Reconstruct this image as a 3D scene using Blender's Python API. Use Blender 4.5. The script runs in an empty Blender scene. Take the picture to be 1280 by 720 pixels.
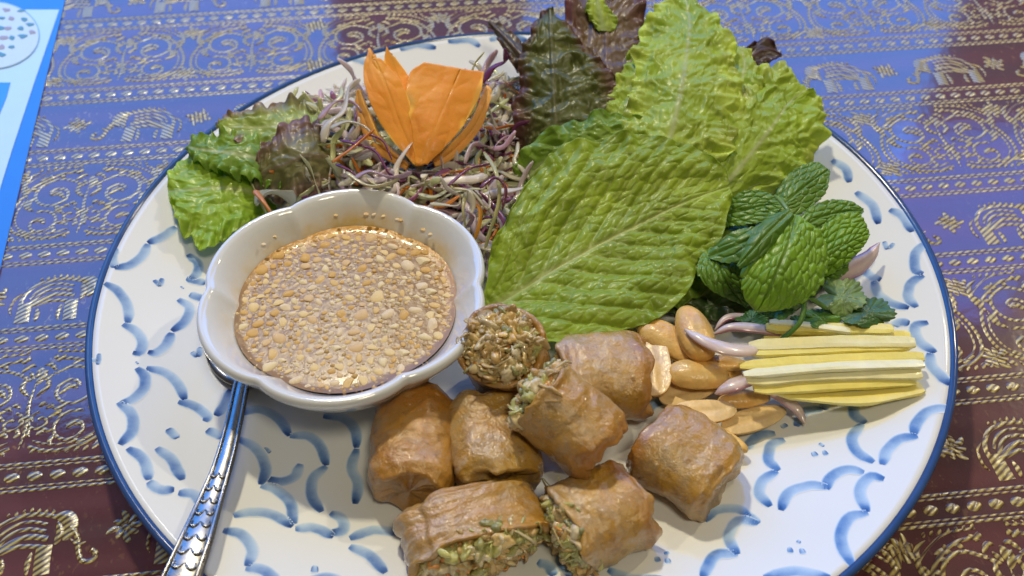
import bpy, math, random
import numpy as np
from mathutils import Matrix, Vector

# ------------------------------------------------------------------ camera, world, lamps, exposure
SC = bpy.context.scene
COL = SC.collection
FPX, PITCH, ROLL = 1245.83, 0.8262, -0.0035
CAM = np.array([-0.003, -0.2476, 0.2788])
cd = bpy.data.cameras.new('camera'); cam = bpy.data.objects.new('camera', cd); COL.objects.link(cam)
cam.matrix_world = (Matrix.Translation(Vector(CAM)) @ Matrix.Rotation(math.pi/2 - PITCH, 4, 'X') @ Matrix.Rotation(ROLL, 4, 'Z'))
cd.sensor_width = 36; cd.lens = FPX/1280*36; cd.clip_start = 0.01; cd.clip_end = 50
cd.dof.use_dof = True; cd.dof.focus_distance = 0.335; cd.dof.aperture_fstop = 15
SC.camera = cam
W = bpy.data.worlds.new("World"); SC.world = W; W.use_nodes = True
W.node_tree.nodes['Background'].inputs[0].default_value = (0.95, 0.80, 0.62, 1)
W.node_tree.nodes['Background'].inputs[1].default_value = 0.085
SC.view_settings.view_transform = 'Standard'; SC.view_settings.look = 'None'; SC.view_settings.exposure = 0.32; SC.view_settings.gamma = 1

def area(name, loc, target, sx, sy, power, color):
    l = bpy.data.lights.new(name, 'AREA'); l.shape = 'RECTANGLE'; l.size = sx; l.size_y = sy
    l.energy = power; l.color = color
    o = bpy.data.objects.new(name, l); COL.objects.link(o); o.location = loc
    o.rotation_euler = (Vector(target)-Vector(loc)).to_track_quat('-Z', 'Y').to_euler()
    return o
def bulb(name, loc, r, power, color):
    l = bpy.data.lights.new(name, 'POINT'); l.energy = power; l.color = color; l.shadow_soft_size = r
    o = bpy.data.objects.new(name, l); COL.objects.link(o); o.location = loc; return o
# two windows of the room beyond the table, daylight
area('window_light', (-1.0, 1.15, 1.02), (-1.0, 0.0, 1.00), 1.42, 1.30, 19, (0.025, 0.265, 0.92))
area('window_light', (0.405, 1.30, 0.84), (0.405, 0.0, 0.82), 0.76, 0.88, 7.4, (0.025, 0.265, 0.92))
area('window_light', (0.96, 1.30, 1.22), (0.96, 0.0, 1.20), 0.40, 0.56, 1.9, (0.07, 0.24, 1.0))  # unseen third panel, added for the violet sheen on the cloth's right
# warm ceiling lamps of the room; the first one glints on the cloth at the right
bulb('ceiling_lamp', (1.05, 0.93, 1.13), 0.022, 20.0, (1.0, 0.87, 0.58))
bulb('ceiling_lamp', (-0.30, 0.80, 1.25), 0.05, 42.0, (1.0, 0.88, 0.60))
bulb('ceiling_lamp', (0.25, -0.60, 1.35), 0.14, 18.0, (1.0, 0.90, 0.66))

# ------------------------------------------------------------------ helpers
R0 = np.random.RandomState
def ray(px, py):
    x = (px-640)/FPX; y = -(py-360)/FPX
    c, s = math.cos(ROLL), math.sin(ROLL); x, y = c*x-s*y, s*x+c*y
    F = np.array([0, math.cos(PITCH), -math.sin(PITCH)]); U = np.array([0, math.sin(PITCH), math.cos(PITCH)])
    return F + x*np.array([1., 0, 0]) + y*U
def P(px, py, z):
    d = ray(px, py); t = (z-CAM[2])/d[2]; return CAM + t*d
PR, WELL = 0.15, 0.088
def zpl(x, y):
    r = np.hypot(x, y); t = np.clip((r-WELL)/(PR-WELL), 0, 1)
    return 0.0065 + 0.0155*(t**1.35)
def PS(px, py, dz=0.0):
    z = 0.012
    for _ in range(12):
        p = P(px, py, z); z = float(zpl(p[0], p[1]))+dz
    return P(px, py, z)
def mm(pts): return np.array([P(a, b, c*0.001) for a, b, c in pts])
def cr(pts, n):
    """smooth curve through pts, n samples, even along its length"""
    pts = np.asarray(pts, float)
    if len(pts) == 2: pts = np.array([pts[0], (pts[0]+pts[1])/2, pts[1]])
    q = np.vstack([2*pts[0]-pts[1], pts, 2*pts[-1]-pts[-2]])
    out = []
    m = 24
    for i in range(1, len(q)-2):
        t = np.linspace(0, 1, m, endpoint=False)[:, None]
        a, b, c, d = q[i-1], q[i], q[i+1], q[i+2]
        out.append(0.5*((2*b)+(-a+c)*t+(2*a-5*b+4*c-d)*t**2+(-a+3*b-3*c+d)*t**3))
    o = np.vstack(out+[pts[-1:]])
    s = np.r_[0, np.cumsum(np.linalg.norm(np.diff(o, axis=0), axis=1))]
    u = np.linspace(0, s[-1], n)
    return np.stack([np.interp(u, s, o[:, k]) for k in range(o.shape[1])], 1)

def _h(ix, iy, seed):
    n = (ix*374761393 + iy*668265263 + seed*974634777) & 0xffffffff
    n = ((n ^ (n >> 13))*1274126177) & 0xffffffff
    return ((n ^ (n >> 16)) & 0xffffff)/float(0xffffff)
def vnoise(x, y, seed=0):
    x = np.asarray(x, float); y = np.asarray(y, float)
    ix = np.floor(x).astype(np.int64); iy = np.floor(y).astype(np.int64)
    fx = x-ix; fy = y-iy; fx = fx*fx*(3-2*fx); fy = fy*fy*(3-2*fy)
    a = _h(ix, iy, seed); b = _h(ix+1, iy, seed); c = _h(ix, iy+1, seed); d = _h(ix+1, iy+1, seed)
    return (a*(1-fx)+b*fx)*(1-fy)+(c*(1-fx)+d*fx)*fy
def fbm(x, y, seed=0, o=3):
    r = 0; a = 0.5
    for k in range(o):
        r = r+a*(vnoise(x, y, seed+k*17)-0.5)*2; x = x*2.03; y = y*2.03; a *= 0.5
    return r
def voro(x, y, seed=0):
    x = np.asarray(x, float); y = np.asarray(y, float)
    ix = np.floor(x).astype(np.int64); iy = np.floor(y).astype(np.int64)
    f1 = np.full(x.shape, 9.); f2 = np.full(x.shape, 9.)
    for dx in (-1, 0, 1):
        for dy in (-1, 0, 1):
            cx = ix+dx; cy = iy+dy
            d = np.hypot(cx+0.15+0.7*_h(cx, cy, seed)-x, cy+0.15+0.7*_h(cx, cy, seed+5)-y)
            m = d < f1
            f2 = np.where(m, f1, np.minimum(f2, d)); f1 = np.where(m, d, f1)
    return f1, f2

def mesh(name, v, f, mat=None, parent=None, smooth=True, attrs=None, loc=None):
    me = bpy.data.meshes.new(name)
    me.from_pydata([tuple(map(float, a)) for a in v], [], [tuple(int(i) for i in q) for q in f])
    if smooth: me.polygons.foreach_set('use_smooth', [True]*len(me.polygons))
    for k, a in (attrs or {}).items():
        a = np.asarray(a, float)
        if a.ndim == 1:
            at = me.attributes.new(k, 'FLOAT', 'POINT'); at.data.foreach_set('value', a.astype(np.float32))
        else:
            at = me.color_attributes.new(k, 'FLOAT_COLOR', 'POINT')
            at.data.foreach_set('color', np.c_[a, np.ones(len(a))].astype(np.float32).ravel())
    if mat: me.materials.append(mat)
    me.update()
    return link(name, me, parent, loc)
def link(name, me, parent=None, loc=None):
    o = bpy.data.objects.new(name, me); COL.objects.link(o)
    if parent: o.parent = parent
    if loc is not None: o.location = loc
    return o
def tag(o, label=None, cat=None, group=None, kind=None):
    if label: o['label'] = label
    if cat: o['category'] = cat
    if group: o['group'] = group
    if kind: o['kind'] = kind
    return o
def empty(name, loc, label, cat, group=None):
    o = bpy.data.objects.new(name, None); COL.objects.link(o); o.location = tuple(map(float, loc)); o.empty_display_size = 0.01
    return tag(o, label, cat, group)
def gridf(nu, nv, wrapv=False, wrapu=False):
    f = []
    for i in range(nu if wrapu else nu-1):
        for j in range(nv if wrapv else nv-1):
            a = i*nv+j; b = i*nv+(j+1) % nv; i2 = (i+1) % nu
            f.append((a, b, i2*nv+(j+1) % nv, i2*nv+j))
    return f
def solid(o, t, off=0):
    m = o.modifiers.new('thickness', 'SOLIDIFY'); m.thickness = t; m.offset = off
    return o
class Acc:
    def __init__(s): s.v = []; s.f = []; s.c = []; s.n = 0
    def add(s, v, f, c=None):
        v = np.asarray(v, float)
        s.v.append(v); s.f += [tuple(i+s.n for i in q) for q in f]; s.n += len(v)
        if c is not None: s.c.append(np.tile(np.asarray(c, float), (len(v), 1)) if np.ndim(c) == 1 else c)
    def build(s, name, mat, parent=None, smooth=True, loc=None, extra=None):
        v = np.vstack(s.v)
        if loc is not None: v = v-np.asarray(loc)
        at = {'tint': np.vstack(s.c)} if s.c else {}
        return mesh(name, v, s.f, mat, parent, smooth, at, loc)
def frames(path):
    T = np.gradient(path, axis=0); T /= np.linalg.norm(T, axis=1)[:, None]+1e-12
    up = np.array([0, 0, 1.]); S = np.cross(T, up); n = np.linalg.norm(S, axis=1)
    S[n < 1e-4] = (1, 0, 0); S /= np.linalg.norm(S, axis=1)[:, None]; N = np.cross(S, T)
    return T, S, N
def tube(path, w, h, k=6, roll=0.0, taper=None):
    path = np.asarray(path); n = len(path); T, S, N = frames(path)
    w = np.broadcast_to(w, n).astype(float); h = np.broadcast_to(h, n).astype(float)
    if taper is not None: w = w*taper; h = h*taper
    a = np.arange(k)/k*2*math.pi; rr = np.broadcast_to(roll, n)
    v = []
    for i in range(n):
        c, s = math.cos(rr[i]), math.sin(rr[i]); A = S[i]*c+N[i]*s; B = -S[i]*s+N[i]*c
        v.append(path[i]+np.outer(np.cos(a)*w[i]/2, A)+np.outer(np.sin(a)*h[i]/2, B))
    f = [tuple(reversed(q)) for q in gridf(n, k, wrapv=True)]
    f += [tuple(range(k)), tuple(reversed(range((n-1)*k, n*k)))]
    return np.vstack(v), f
def ico(sub=1):
    t = (1+5**.5)/2
    v = [(-1, t, 0), (1, t, 0), (-1, -t, 0), (1, -t, 0), (0, -1, t), (0, 1, t), (0, -1, -t), (0, 1, -t), (t, 0, -1), (t, 0, 1), (-t, 0, -1), (-t, 0, 1)]
    f = [(0, 11, 5), (0, 5, 1), (0, 1, 7), (0, 7, 10), (0, 10, 11), (1, 5, 9), (5, 11, 4), (11, 10, 2), (10, 7, 6), (7, 1, 8), (3, 9, 4), (3, 4, 2), (3, 2, 6), (3, 6, 8), (3, 8, 9), (4, 9, 5), (2, 4, 11), (6, 2, 10), (8, 6, 7), (9, 8, 1)]
    v = [np.array(a)/np.linalg.norm(a) for a in v]
    for _ in range(sub):
        c = {}; nf = []
        def mid(a, b):
            k = (min(a, b), max(a, b))
            if k not in c:
                m = v[a]+v[b]; v.append(m/np.linalg.norm(m)); c[k] = len(v)-1
            return c[k]
        for a, b, d in f:
            x, y, z = mid(a, b), mid(b, d), mid(d, a); nf += [(a, x, z), (b, y, x), (d, z, y), (x, y, z)]
        f = nf
    return np.array(v), f
ICO0, ICO1, ICO2 = ico(0), ico(1), ico(2)
def rotm(r):
    q = r.normal(size=4); q /= np.linalg.norm(q); a, b, c, d = q
    return np.array([[a*a+b*b-c*c-d*d, 2*(b*c-a*d), 2*(b*d+a*c)], [2*(b*c+a*d), a*a-b*b+c*c-d*d, 2*(c*d-a*b)], [2*(b*d-a*c), 2*(c*d+a*b), a*a-b*b-c*c+d*d]])

# ------------------------------------------------------------------ materials
class N:
    """tiny node-tree writer"""
    def __init__(s, name):
        s.m = bpy.data.materials.new(name); s.m.use_nodes = True; s.t = s.m.node_tree; s.t.nodes.clear()
        s.out = s.new('ShaderNodeOutputMaterial')
    def new(s, typ, **k):
        n = s.t.nodes.new(typ)
        for a, b in k.items(): setattr(n, a, b)
        return n
    def set(s, n, **k):
        for a, b in k.items():
            i = n.inputs[a.replace('_', ' ')]
            if hasattr(b, 'links') or isinstance(b, bpy.types.NodeSocket): s.t.links.new(b, i)
            else: i.default_value = b
        return n
    def pr(s, **k):
        return s.set(s.new('ShaderNodeBsdfPrincipled'), **k)
    def finish(s, sh): s.t.links.new(sh, s.out.inputs[0]); return s.m
    def obj(s): return s.new('ShaderNodeTexCoord').outputs['Object']
    def attr(s, name): return s.new('ShaderNodeAttribute', attribute_name=name)
    def noise(s, scale, detail=3, rough=0.55, vec=None, dist=0):
        n = s.new('ShaderNodeTexNoise'); s.set(n, Scale=scale, Detail=detail, Roughness=rough, Distortion=dist)
        s.t.links.new(vec or s.obj(), n.inputs['Vector']); return n.outputs[0]
    def ramp(s, fac, stops, interp='LINEAR'):
        n = s.new('ShaderNodeValToRGB'); e = n.color_ramp.elements; n.color_ramp.interpolation = interp
        while len(e) < len(stops): e.new(0.5)
        for el, (p, c) in zip(e, stops):
            el.position = p; el.color = c if len(c) == 4 else (*c, 1)
        s.t.links.new(fac, n.inputs[0]); return n.outputs[0]
    def mix(s, fac, a, b, mode='MIX'):
        n = s.new('ShaderNodeMix', data_type='RGBA', blend_type=mode)
        for i, x in ((0, fac), (6, a), (7, b)):
            if isinstance(x, bpy.types.NodeSocket): s.t.links.new(x, n.inputs[i])
            else: n.inputs[i].default_value = (*x, 1) if isinstance(x, tuple) and len(x) == 3 else x
        return n.outputs[2]
    def bump(s, h, strength=0.3, dist=0.0005, normal=None):
        n = s.new('ShaderNodeBump'); s.set(n, Strength=strength, Distance=dist); s.t.links.new(h, n.inputs['Height'])
        if normal: s.t.links.new(normal, n.inputs['Normal'])
        return n.outputs[0]
    def math(s, op, a, b=0.5):
        n = s.new('ShaderNodeMath', operation=op)
        for i, x in enumerate((a, b)):
            if isinstance(x, bpy.types.NodeSocket): s.t.links.new(x, n.inputs[i])
            else: n.inputs[i].default_value = x
        return n.outputs[0]
    def mapv(s, rot=(0, 0, 0), scale=(1, 1, 1), vec=None):
        n = s.new('ShaderNodeMapping'); n.inputs['Rotation'].default_value = rot; n.inputs['Scale'].default_value = scale
        s.t.links.new(vec or s.obj(), n.inputs['Vector']); return n.outputs[0]
    def wave(s, scale, vec, dist=0, dscale=1, detail=1, typ='BANDS', prof='SIN'):
        n = s.new('ShaderNodeTexWave', wave_type=typ, wave_profile=prof); s.set(n, Scale=scale, Distortion=dist, Detail=detail); n.inputs['Detail Scale'].default_value = dscale
        s.t.links.new(vec, n.inputs['Vector']); return n.outputs['Fac']

def m_glaze():
    n = N('white_glazed_porcelain'); ob = n.obj()
    c = n.mix(n.noise(18, 3, .6, ob), (0.76, 0.775, 0.78), (0.83, 0.835, 0.82))
    b = n.bump(n.noise(35, 2, .5, ob), 0.25, 0.0008)
    return n.finish(n.pr(Base_Color=c, Roughness=0.10, Normal=b, Specular_IOR_Level=0.5, Subsurface_Weight=0.0).outputs[0])
def m_ink():
    n = N('blue_brush_ink'); ob = n.obj(); a = n.attr('ink').outputs['Fac']
    w = n.noise(260, 3, .6, ob)
    a2 = n.math('MULTIPLY', a, n.math('ADD', n.math('MULTIPLY', w, 0.7), 0.62))
    c = n.ramp(a2, [(0.0, (0.80, 0.81, 0.80)), (0.25, (0.45, 0.60, 0.78)), (0.60, (0.12, 0.23, 0.50)), (1.0, (0.015, 0.045, 0.19))])
    return n.finish(n.pr(Base_Color=c, Roughness=0.10).outputs[0])
def m_rimblue():
    n = N('cobalt_rim_glaze'); w = n.noise(60, 4, .6)
    c = n.mix(w, (0.012, 0.038, 0.14), (0.05, 0.12, 0.33))
    return n.finish(n.pr(Base_Color=c, Roughness=0.12).outputs[0])
def m_bowl():
    n = N('pale_bowl_porcelain')
    c = n.mix(n.noise(30, 2), (0.70, 0.72, 0.74), (0.76, 0.77, 0.77))
    ob = n.obj(); c = n.mix(n.math('MULTIPLY', n.attr('stain_bounce').outputs['Fac'], n.ramp(n.noise(110, 3, .6, ob), [(0.35, (.25,)*3), (0.65, (1,)*3)])), c, (0.66, 0.42, 0.06))  # sauce stain, with the yellow colour bounce painted into the same tint
    return n.finish(n.pr(Base_Color=c, Roughness=0.07, Coat_Weight=0.6, Coat_Roughness=0.03, Normal=n.bump(n.noise(28, 2), .3, .0012)).outputs[0])
def m_cloth():
    n = N('maroon_brocade_weave'); ob = n.obj()
    w1 = n.wave(900, n.mapv((0, 0, 0.0), (1, .02, 1), ob), 1.5, 60); w2 = n.wave(700, n.mapv((0, 0, math.pi/2), (1, .02, 1), ob), 1.5, 50)
    h = n.math('ADD', w1, w2)
    patch = n.noise(7, 3, .6, ob)
    base = n.mix(patch, (0.150, 0.018, 0.022), (0.095, 0.012, 0.020))
    base = n.mix(n.math('MULTIPLY', h, 0.35), base, (0.03, 0.008, 0.012))
    # stray gold weft thread showing through in some bands
    g = n.ramp(n.noise(420, 2, .7, n.mapv((0, 0, 0.6), (1, .6, 1), ob)), [(0.60, (0, 0, 0)), (0.68, (1, 1, 1))])
    gz = n.ramp(n.noise(14, 2, .5, ob), [(0.45, (0, 0, 0)), (0.62, (.5, .5, .5))])
    gm = n.math('MULTIPLY', g, gz)
    base = n.mix(gm, base, (0.42, 0.26, 0.06))
    bp = n.bump(h, .5, .0002)
    coatn = n.bump(n.noise(160, 3, .6, ob), .06, .0010)
    return n.finish(n.pr(Base_Color=base, Roughness=0.55, Normal=bp, Coat_Weight=1.0, Coat_Roughness=0.08, Coat_IOR=1.8, Coat_Normal=coatn).outputs[0])
def m_gold():
    n = N('gold_brocade_thread'); ob = n.obj()
    v = n.mapv((0, 0, 0.95), (1, 1, 1), ob)
    w = n.wave(175, v, 1.2, 90, 2)
    fine = n.noise(1500, 2, .6, ob)
    c = n.ramp(w, [(0.10, (0.12, 0.055, 0.015)), (0.30, (0.48, 0.30, 0.055)), (0.55, (0.90, 0.62, 0.10)), (1.0, (1.0, 0.82, 0.26))])
    met = n.ramp(w, [(0.2, (.1, .1, .1)), (0.6, (.75, .75, .75))])
    b = n.bump(fine, .5, .0002, n.bump(w, 1.0, .0006))
    return n.finish(n.pr(Base_Color=c, Metallic=met, Roughness=0.40, Normal=b, Coat_Weight=1.0, Coat_Roughness=0.17, Coat_IOR=1.72, Coat_Normal=n.bump(w, .15, .0003)).outputs[0])
def m_tint(name, rough=.35, trans=.0, coat=.3, croug=.12, nscale=500, nstr=.4, ndist=.0004, sss=0.0, var=.25, vscale=90, spec=.5, ssr=(1, .4, .2), tcol=(1.0, 1.25, 0.5)):
    """material whose own colour is carried by the mesh colour attribute 'tint'"""
    n = N(name); ob = n.obj(); t = n.attr('tint').outputs['Color']
    v = n.noise(vscale, 4, .6, ob)
    c = n.mix(1.0, t, n.ramp(v, [(0.25, (1-var,)*3), (0.75, (1+var*.6,)*3)]), 'MULTIPLY')
    b = n.bump(n.noise(nscale, 3, .6, ob), nstr, ndist)
    p = n.pr(Base_Color=c, Roughness=rough, Normal=b, Coat_Weight=coat, Coat_Roughness=croug, Specular_IOR_Level=spec, Coat_Normal=b)
    if sss > 0: n.set(p, Subsurface_Weight=sss, Subsurface_Radius=ssr, Subsurface_Scale=0.003)
    if trans <= 0: return n.finish(p.outputs[0])
    tr = n.new('ShaderNodeBsdfTranslucent'); n.set(tr, Color=n.mix(1.0, c, tcol, 'MULTIPLY'), Normal=b)
    ms = n.new('ShaderNodeMixShader'); ms.inputs[0].default_value = trans
    n.t.links.new(p.outputs[0], ms.inputs[1]); n.t.links.new(tr.outputs[0], ms.inputs[2])
    return n.finish(ms.outputs[0])
def m_skin():
    n = N('fried_rice_paper_skin'); ob = n.obj()
    t = n.attr('tint').outputs['Color']
    a = n.noise(80, 6, .70, ob, .25); bl = n.noise(210, 5, .7, ob)
    c = n.mix(n.ramp(a, [(0.36, (0, 0, 0)), (0.54, (1, 1, 1))]), (0.41, 0.305, 0.175), (0.48, 0.28, 0.045))
    c = n.mix(n.ramp(bl, [(0.54, (0, 0, 0)), (0.72, (.75, .75, .75))]), c, (0.19, 0.085, 0.018))
    c = n.mix(n.ramp(n.noise(130, 5, .7, ob, .2), [(0.54, (0, 0, 0)), (0.68, (.7, .7, .7))]), c, (0.48, 0.39, 0.29))
    c = n.mix(n.ramp(n.noise(520, 3, .6, ob), [(0.66, (0, 0, 0)), (0.74, (.55, .55, .55))]), c, (0.17, 0.075, 0.02))
    c = n.mix(1.0, c, t, 'MULTIPLY')
    b1 = n.bump(n.noise(150, 4, .6, ob, .2), .6, .0016)
    b2 = n.bump(n.noise(620, 3, .6, ob), .45, .0005, b1)
    b3 = n.bump(n.noise(620, 3, .7, ob), 1.0, .00055, b1)
    return n.finish(n.pr(Base_Color=c, Roughness=0.42, Normal=b2, Coat_Weight=1.0, Coat_Roughness=0.09, Coat_Normal=b3, Coat_IOR=1.5, Subsurface_Weight=0.2, Subsurface_Radius=(1, .65, .35), Subsurface_Scale=0.0012).outputs[0])
def m_sauce():
    n = N('peanut_dipping_sauce_liquid'); ob = n.obj()
    rr = n.attr('rim').outputs['Fac']
    c = n.mix(n.noise(160, 4, .6, ob), (0.33, 0.19, 0.075), (0.21, 0.115, 0.05))
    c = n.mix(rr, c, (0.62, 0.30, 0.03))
    b = n.bump(n.noise(330, 3, .6, ob), .4, .0007)
    return n.finish(n.pr(Base_Color=c, Roughness=0.30, Normal=b, Specular_IOR_Level=0.3, Coat_Weight=.2, Coat_Roughness=.06).outputs[0])
def m_metal():
    n = N('worn_stainless_steel'); ob = n.obj()
    s = n.noise(300, 3, .6, n.mapv((0, 0, 0), (1, 1, 1), ob))
    return n.finish(n.pr(Base_Color=(0.27, 0.26, 0.25, 1), Metallic=1.0, Roughness=n.ramp(s, [(0.3, (.22,)*3), (0.8, (.40,)*3)]), Normal=n.bump(s, .12, .0004)).outputs[0])
def m_flat(name, c, rough=.5, coat=0.0, metal=0.0, var=.12, scale=60):
    n = N(name); v = n.noise(scale, 3)
    cc = n.mix(v, tuple(x*(1-var) for x in c), tuple(min(1, x*(1+var)) for x in c))
    return n.finish(n.pr(Base_Color=cc, Roughness=rough, Coat_Weight=coat, Coat_Roughness=.08, Metallic=metal).outputs[0])
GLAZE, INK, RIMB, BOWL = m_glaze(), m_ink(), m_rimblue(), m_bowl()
CLOTH, GOLD, SKIN, SAUCE, METAL = m_cloth(), m_gold(), m_skin(), m_sauce(), m_metal()
LEAF = m_tint('lettuce_leaf_tissue', rough=.45, trans=.30, coat=.16, croug=.18, nscale=420, nstr=.35, ndist=.0005, var=.22)
MINT = m_tint('mint_leaf_tissue', rough=.42, trans=.20, coat=.18, croug=.2, nscale=800, nstr=.4, ndist=.0004, var=.2)
SHRED = m_tint('shredded_vegetable_flesh', tcol=(1.05, 1.0, .92), rough=.32, trans=.35, coat=.5, croug=.1, nscale=700, nstr=.3, ndist=.0003, var=.15)
NUT = m_tint('roasted_peanut_flesh', rough=.42, coat=.28, croug=.2, nscale=260, nstr=.6, ndist=.0008, sss=.05, var=.22, vscale=220)
BIT = m_tint('chopped_peanut_flesh', spec=.2, rough=.55, coat=.08, croug=.12, nscale=900, nstr=.25, ndist=.0003, var=.2, vscale=300)
FILL = m_tint('pork_and_cabbage_filling', rough=.38, coat=.9, croug=.08, nscale=700, nstr=.6, ndist=.0005, sss=.15, var=.3, vscale=300)
CARROT = m_tint('raw_carrot_flesh', rough=.55, coat=.08, croug=.15, nscale=500, nstr=.25, ndist=.0004, sss=.2, var=.10, vscale=120)
GINGER = m_tint('ginger_flesh', rough=.40, coat=.35, croug=.15, nscale=700, nstr=.3, ndist=.0003, sss=.25, var=.10, vscale=200, ssr=(1, .8, .3))
ONION = m_tint('shallot_flesh', rough=.3, coat=.6, croug=.1, nscale=400, nstr=.2, ndist=.0003, sss=.25, var=.12, vscale=150)

# ------------------------------------------------------------------ the table and its cloth
def box(x0, x1, y0, y1, z0, z1):
    v = [(x, y, z) for x in (x0, x1) for y in (y0, y1) for z in (z0, z1)]
    return v, [(0, 1, 3, 2), (4, 6, 7, 5), (0, 4, 5, 1), (2, 3, 7, 6), (0, 2, 6, 4), (1, 5, 7, 3)]
v, f = box(-1.0, 1.0, -0.8, 1.0, -0.04, -0.004)
tag(mesh('table_top', v, f, m_flat('dark_table_wood', (0.10, 0.05, 0.03), .4), smooth=False), kind='structure')
ANG = 0.1053; SE, SS, TO = 0.0438, 0.0599, 0.1515
v, f = box(-0.95, 0.95, -0.62, 0.85, -0.003, 0.0)
cloth = mesh('tablecloth', v, f, CLOTH, smooth=False)
cloth.rotation_euler.z = ANG
tag(cloth, 'maroon tablecloth woven with gold elephants and scrolls under the plate', 'tablecloth')
def ribbon2(acc, pts, w, z, n=24, taper=None, h=0.00010):
    p = cr(np.array(pts, float), n); T = np.gradient(p, axis=0); T /= np.linalg.norm(T, axis=1)[:, None]+1e-12
    S = np.stack([-T[:, 1], T[:, 0]], 1); w = np.broadcast_to(w, n).astype(float)
    if taper == 'both': w = w*np.sqrt(np.clip(np.sin(np.linspace(0.02, math.pi-.02, n)), 0.02, 1))
    if taper == 'end': w = w*np.linspace(1, .25, n)
    a = p+S*w[:, None]/2; b = p-S*w[:, None]/2
    e = 0.82
    a2 = p+S*w[:, None]/2*e; b2 = p-S*w[:, None]/2*e
    v = np.stack([np.c_[a, np.full(n, 0.00003)], np.c_[a2, np.full(n, z+h)], np.c_[p, np.full(n, z+h*1.12)], np.c_[b2, np.full(n, z+h)], np.c_[b, np.full(n, 0.00003)]], 1).reshape(-1, 3)
    acc.add(v, [tuple(reversed(q)) for q in gridf(n, 5)])
U = 0.001
def elephant_mesh():
    A = Acc(); k = [0]
    def r(pts, w, tap=None, n=20):
        k[0] += 1; ribbon2(A, np.array(pts)*U, w*U*1.0, 0.000012*k[0], n, tap)
    r([(-12, -13), (-12, -6), (-12, 0), (-8, 6), (0, 8.5), (8, 7), (12, 4)], 1.6)          # back line
    r([(-9.5, -1), (-6, 4), (0, 6), (6, 4.5)], 1.1); r([(-8.5, -3), (-5, 1.8), (0, 3.4), (6, 2)], 1.4)
    r([(-9, -5), (-4, -1), (1, .6), (7, -.6)], 2.0); r([(-7, -4.5), (-2, -2.6), (4, -3), (8, -4)], 1.6)
    r([(-10.2, -3), (-10, -8), (-9.6, -13)], 4.6); r([(6.5, -3), (6.8, -8), (7.4, -13)], 4.8)
    r([(-5.6, -6), (-5.0, -9), (-5.2, -12.6)], 1.8, 'both'); r([(3, -5), (2.6, -9), (3.0, -12.6)], 1.8, 'both')
    r([(8, 7.5), (12, 6.5), (13.5, 2), (12, -2)], 4.4, 'both'); r([(9, 5), (10.5, 1), (9.5, -3)], 2.6, 'both')
    r([(13, 3), (16, -1), (17.2, -6), (19, -9.5), (22, -9.5), (22.6, -7), (21, -6)], 1.7)   # trunk with its curl
    r([(14, -1.5), (16.5, -3.5), (19, -3)], 1.0, 'both'); r([(-12.4, 2), (-15, -1), (-15.6, -6), (-14.4, -9)], 1.0, 'both')
    for i in range(7):
        x = -7+i*2.3; r([(x, 8.8-abs(i-3)*.25), (x+.3, 11-abs(i-3)*.5)], 1.1, 'both', 6)
    o = A.build('woven_elephant', GOLD); me = o.data; bpy.data.objects.remove(o); return me
def flower_mesh():
    A = Acc()
    for i in range(8):
        a = i*math.pi/4+.2; L = 6.2 if i % 2 == 0 else 4.6
        c, s = math.cos(a), math.sin(a)
        ribbon2(A, np.array([(c*1.1, s*1.1), (c*L*.6+s*.7, s*L*.6-c*.7), (c*L, s*L)])*U, 2.1*U, 0.00002*i, 10, 'both')
    ribbon2(A, np.array([(-1.2, 0), (0, 0.1), (1.2, 0)])*U, 2.2*U, 0.0002, 8, 'both')
    o = A.build('woven_flower', GOLD); me = o.data; bpy.data.objects.remove(o); return me
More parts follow.
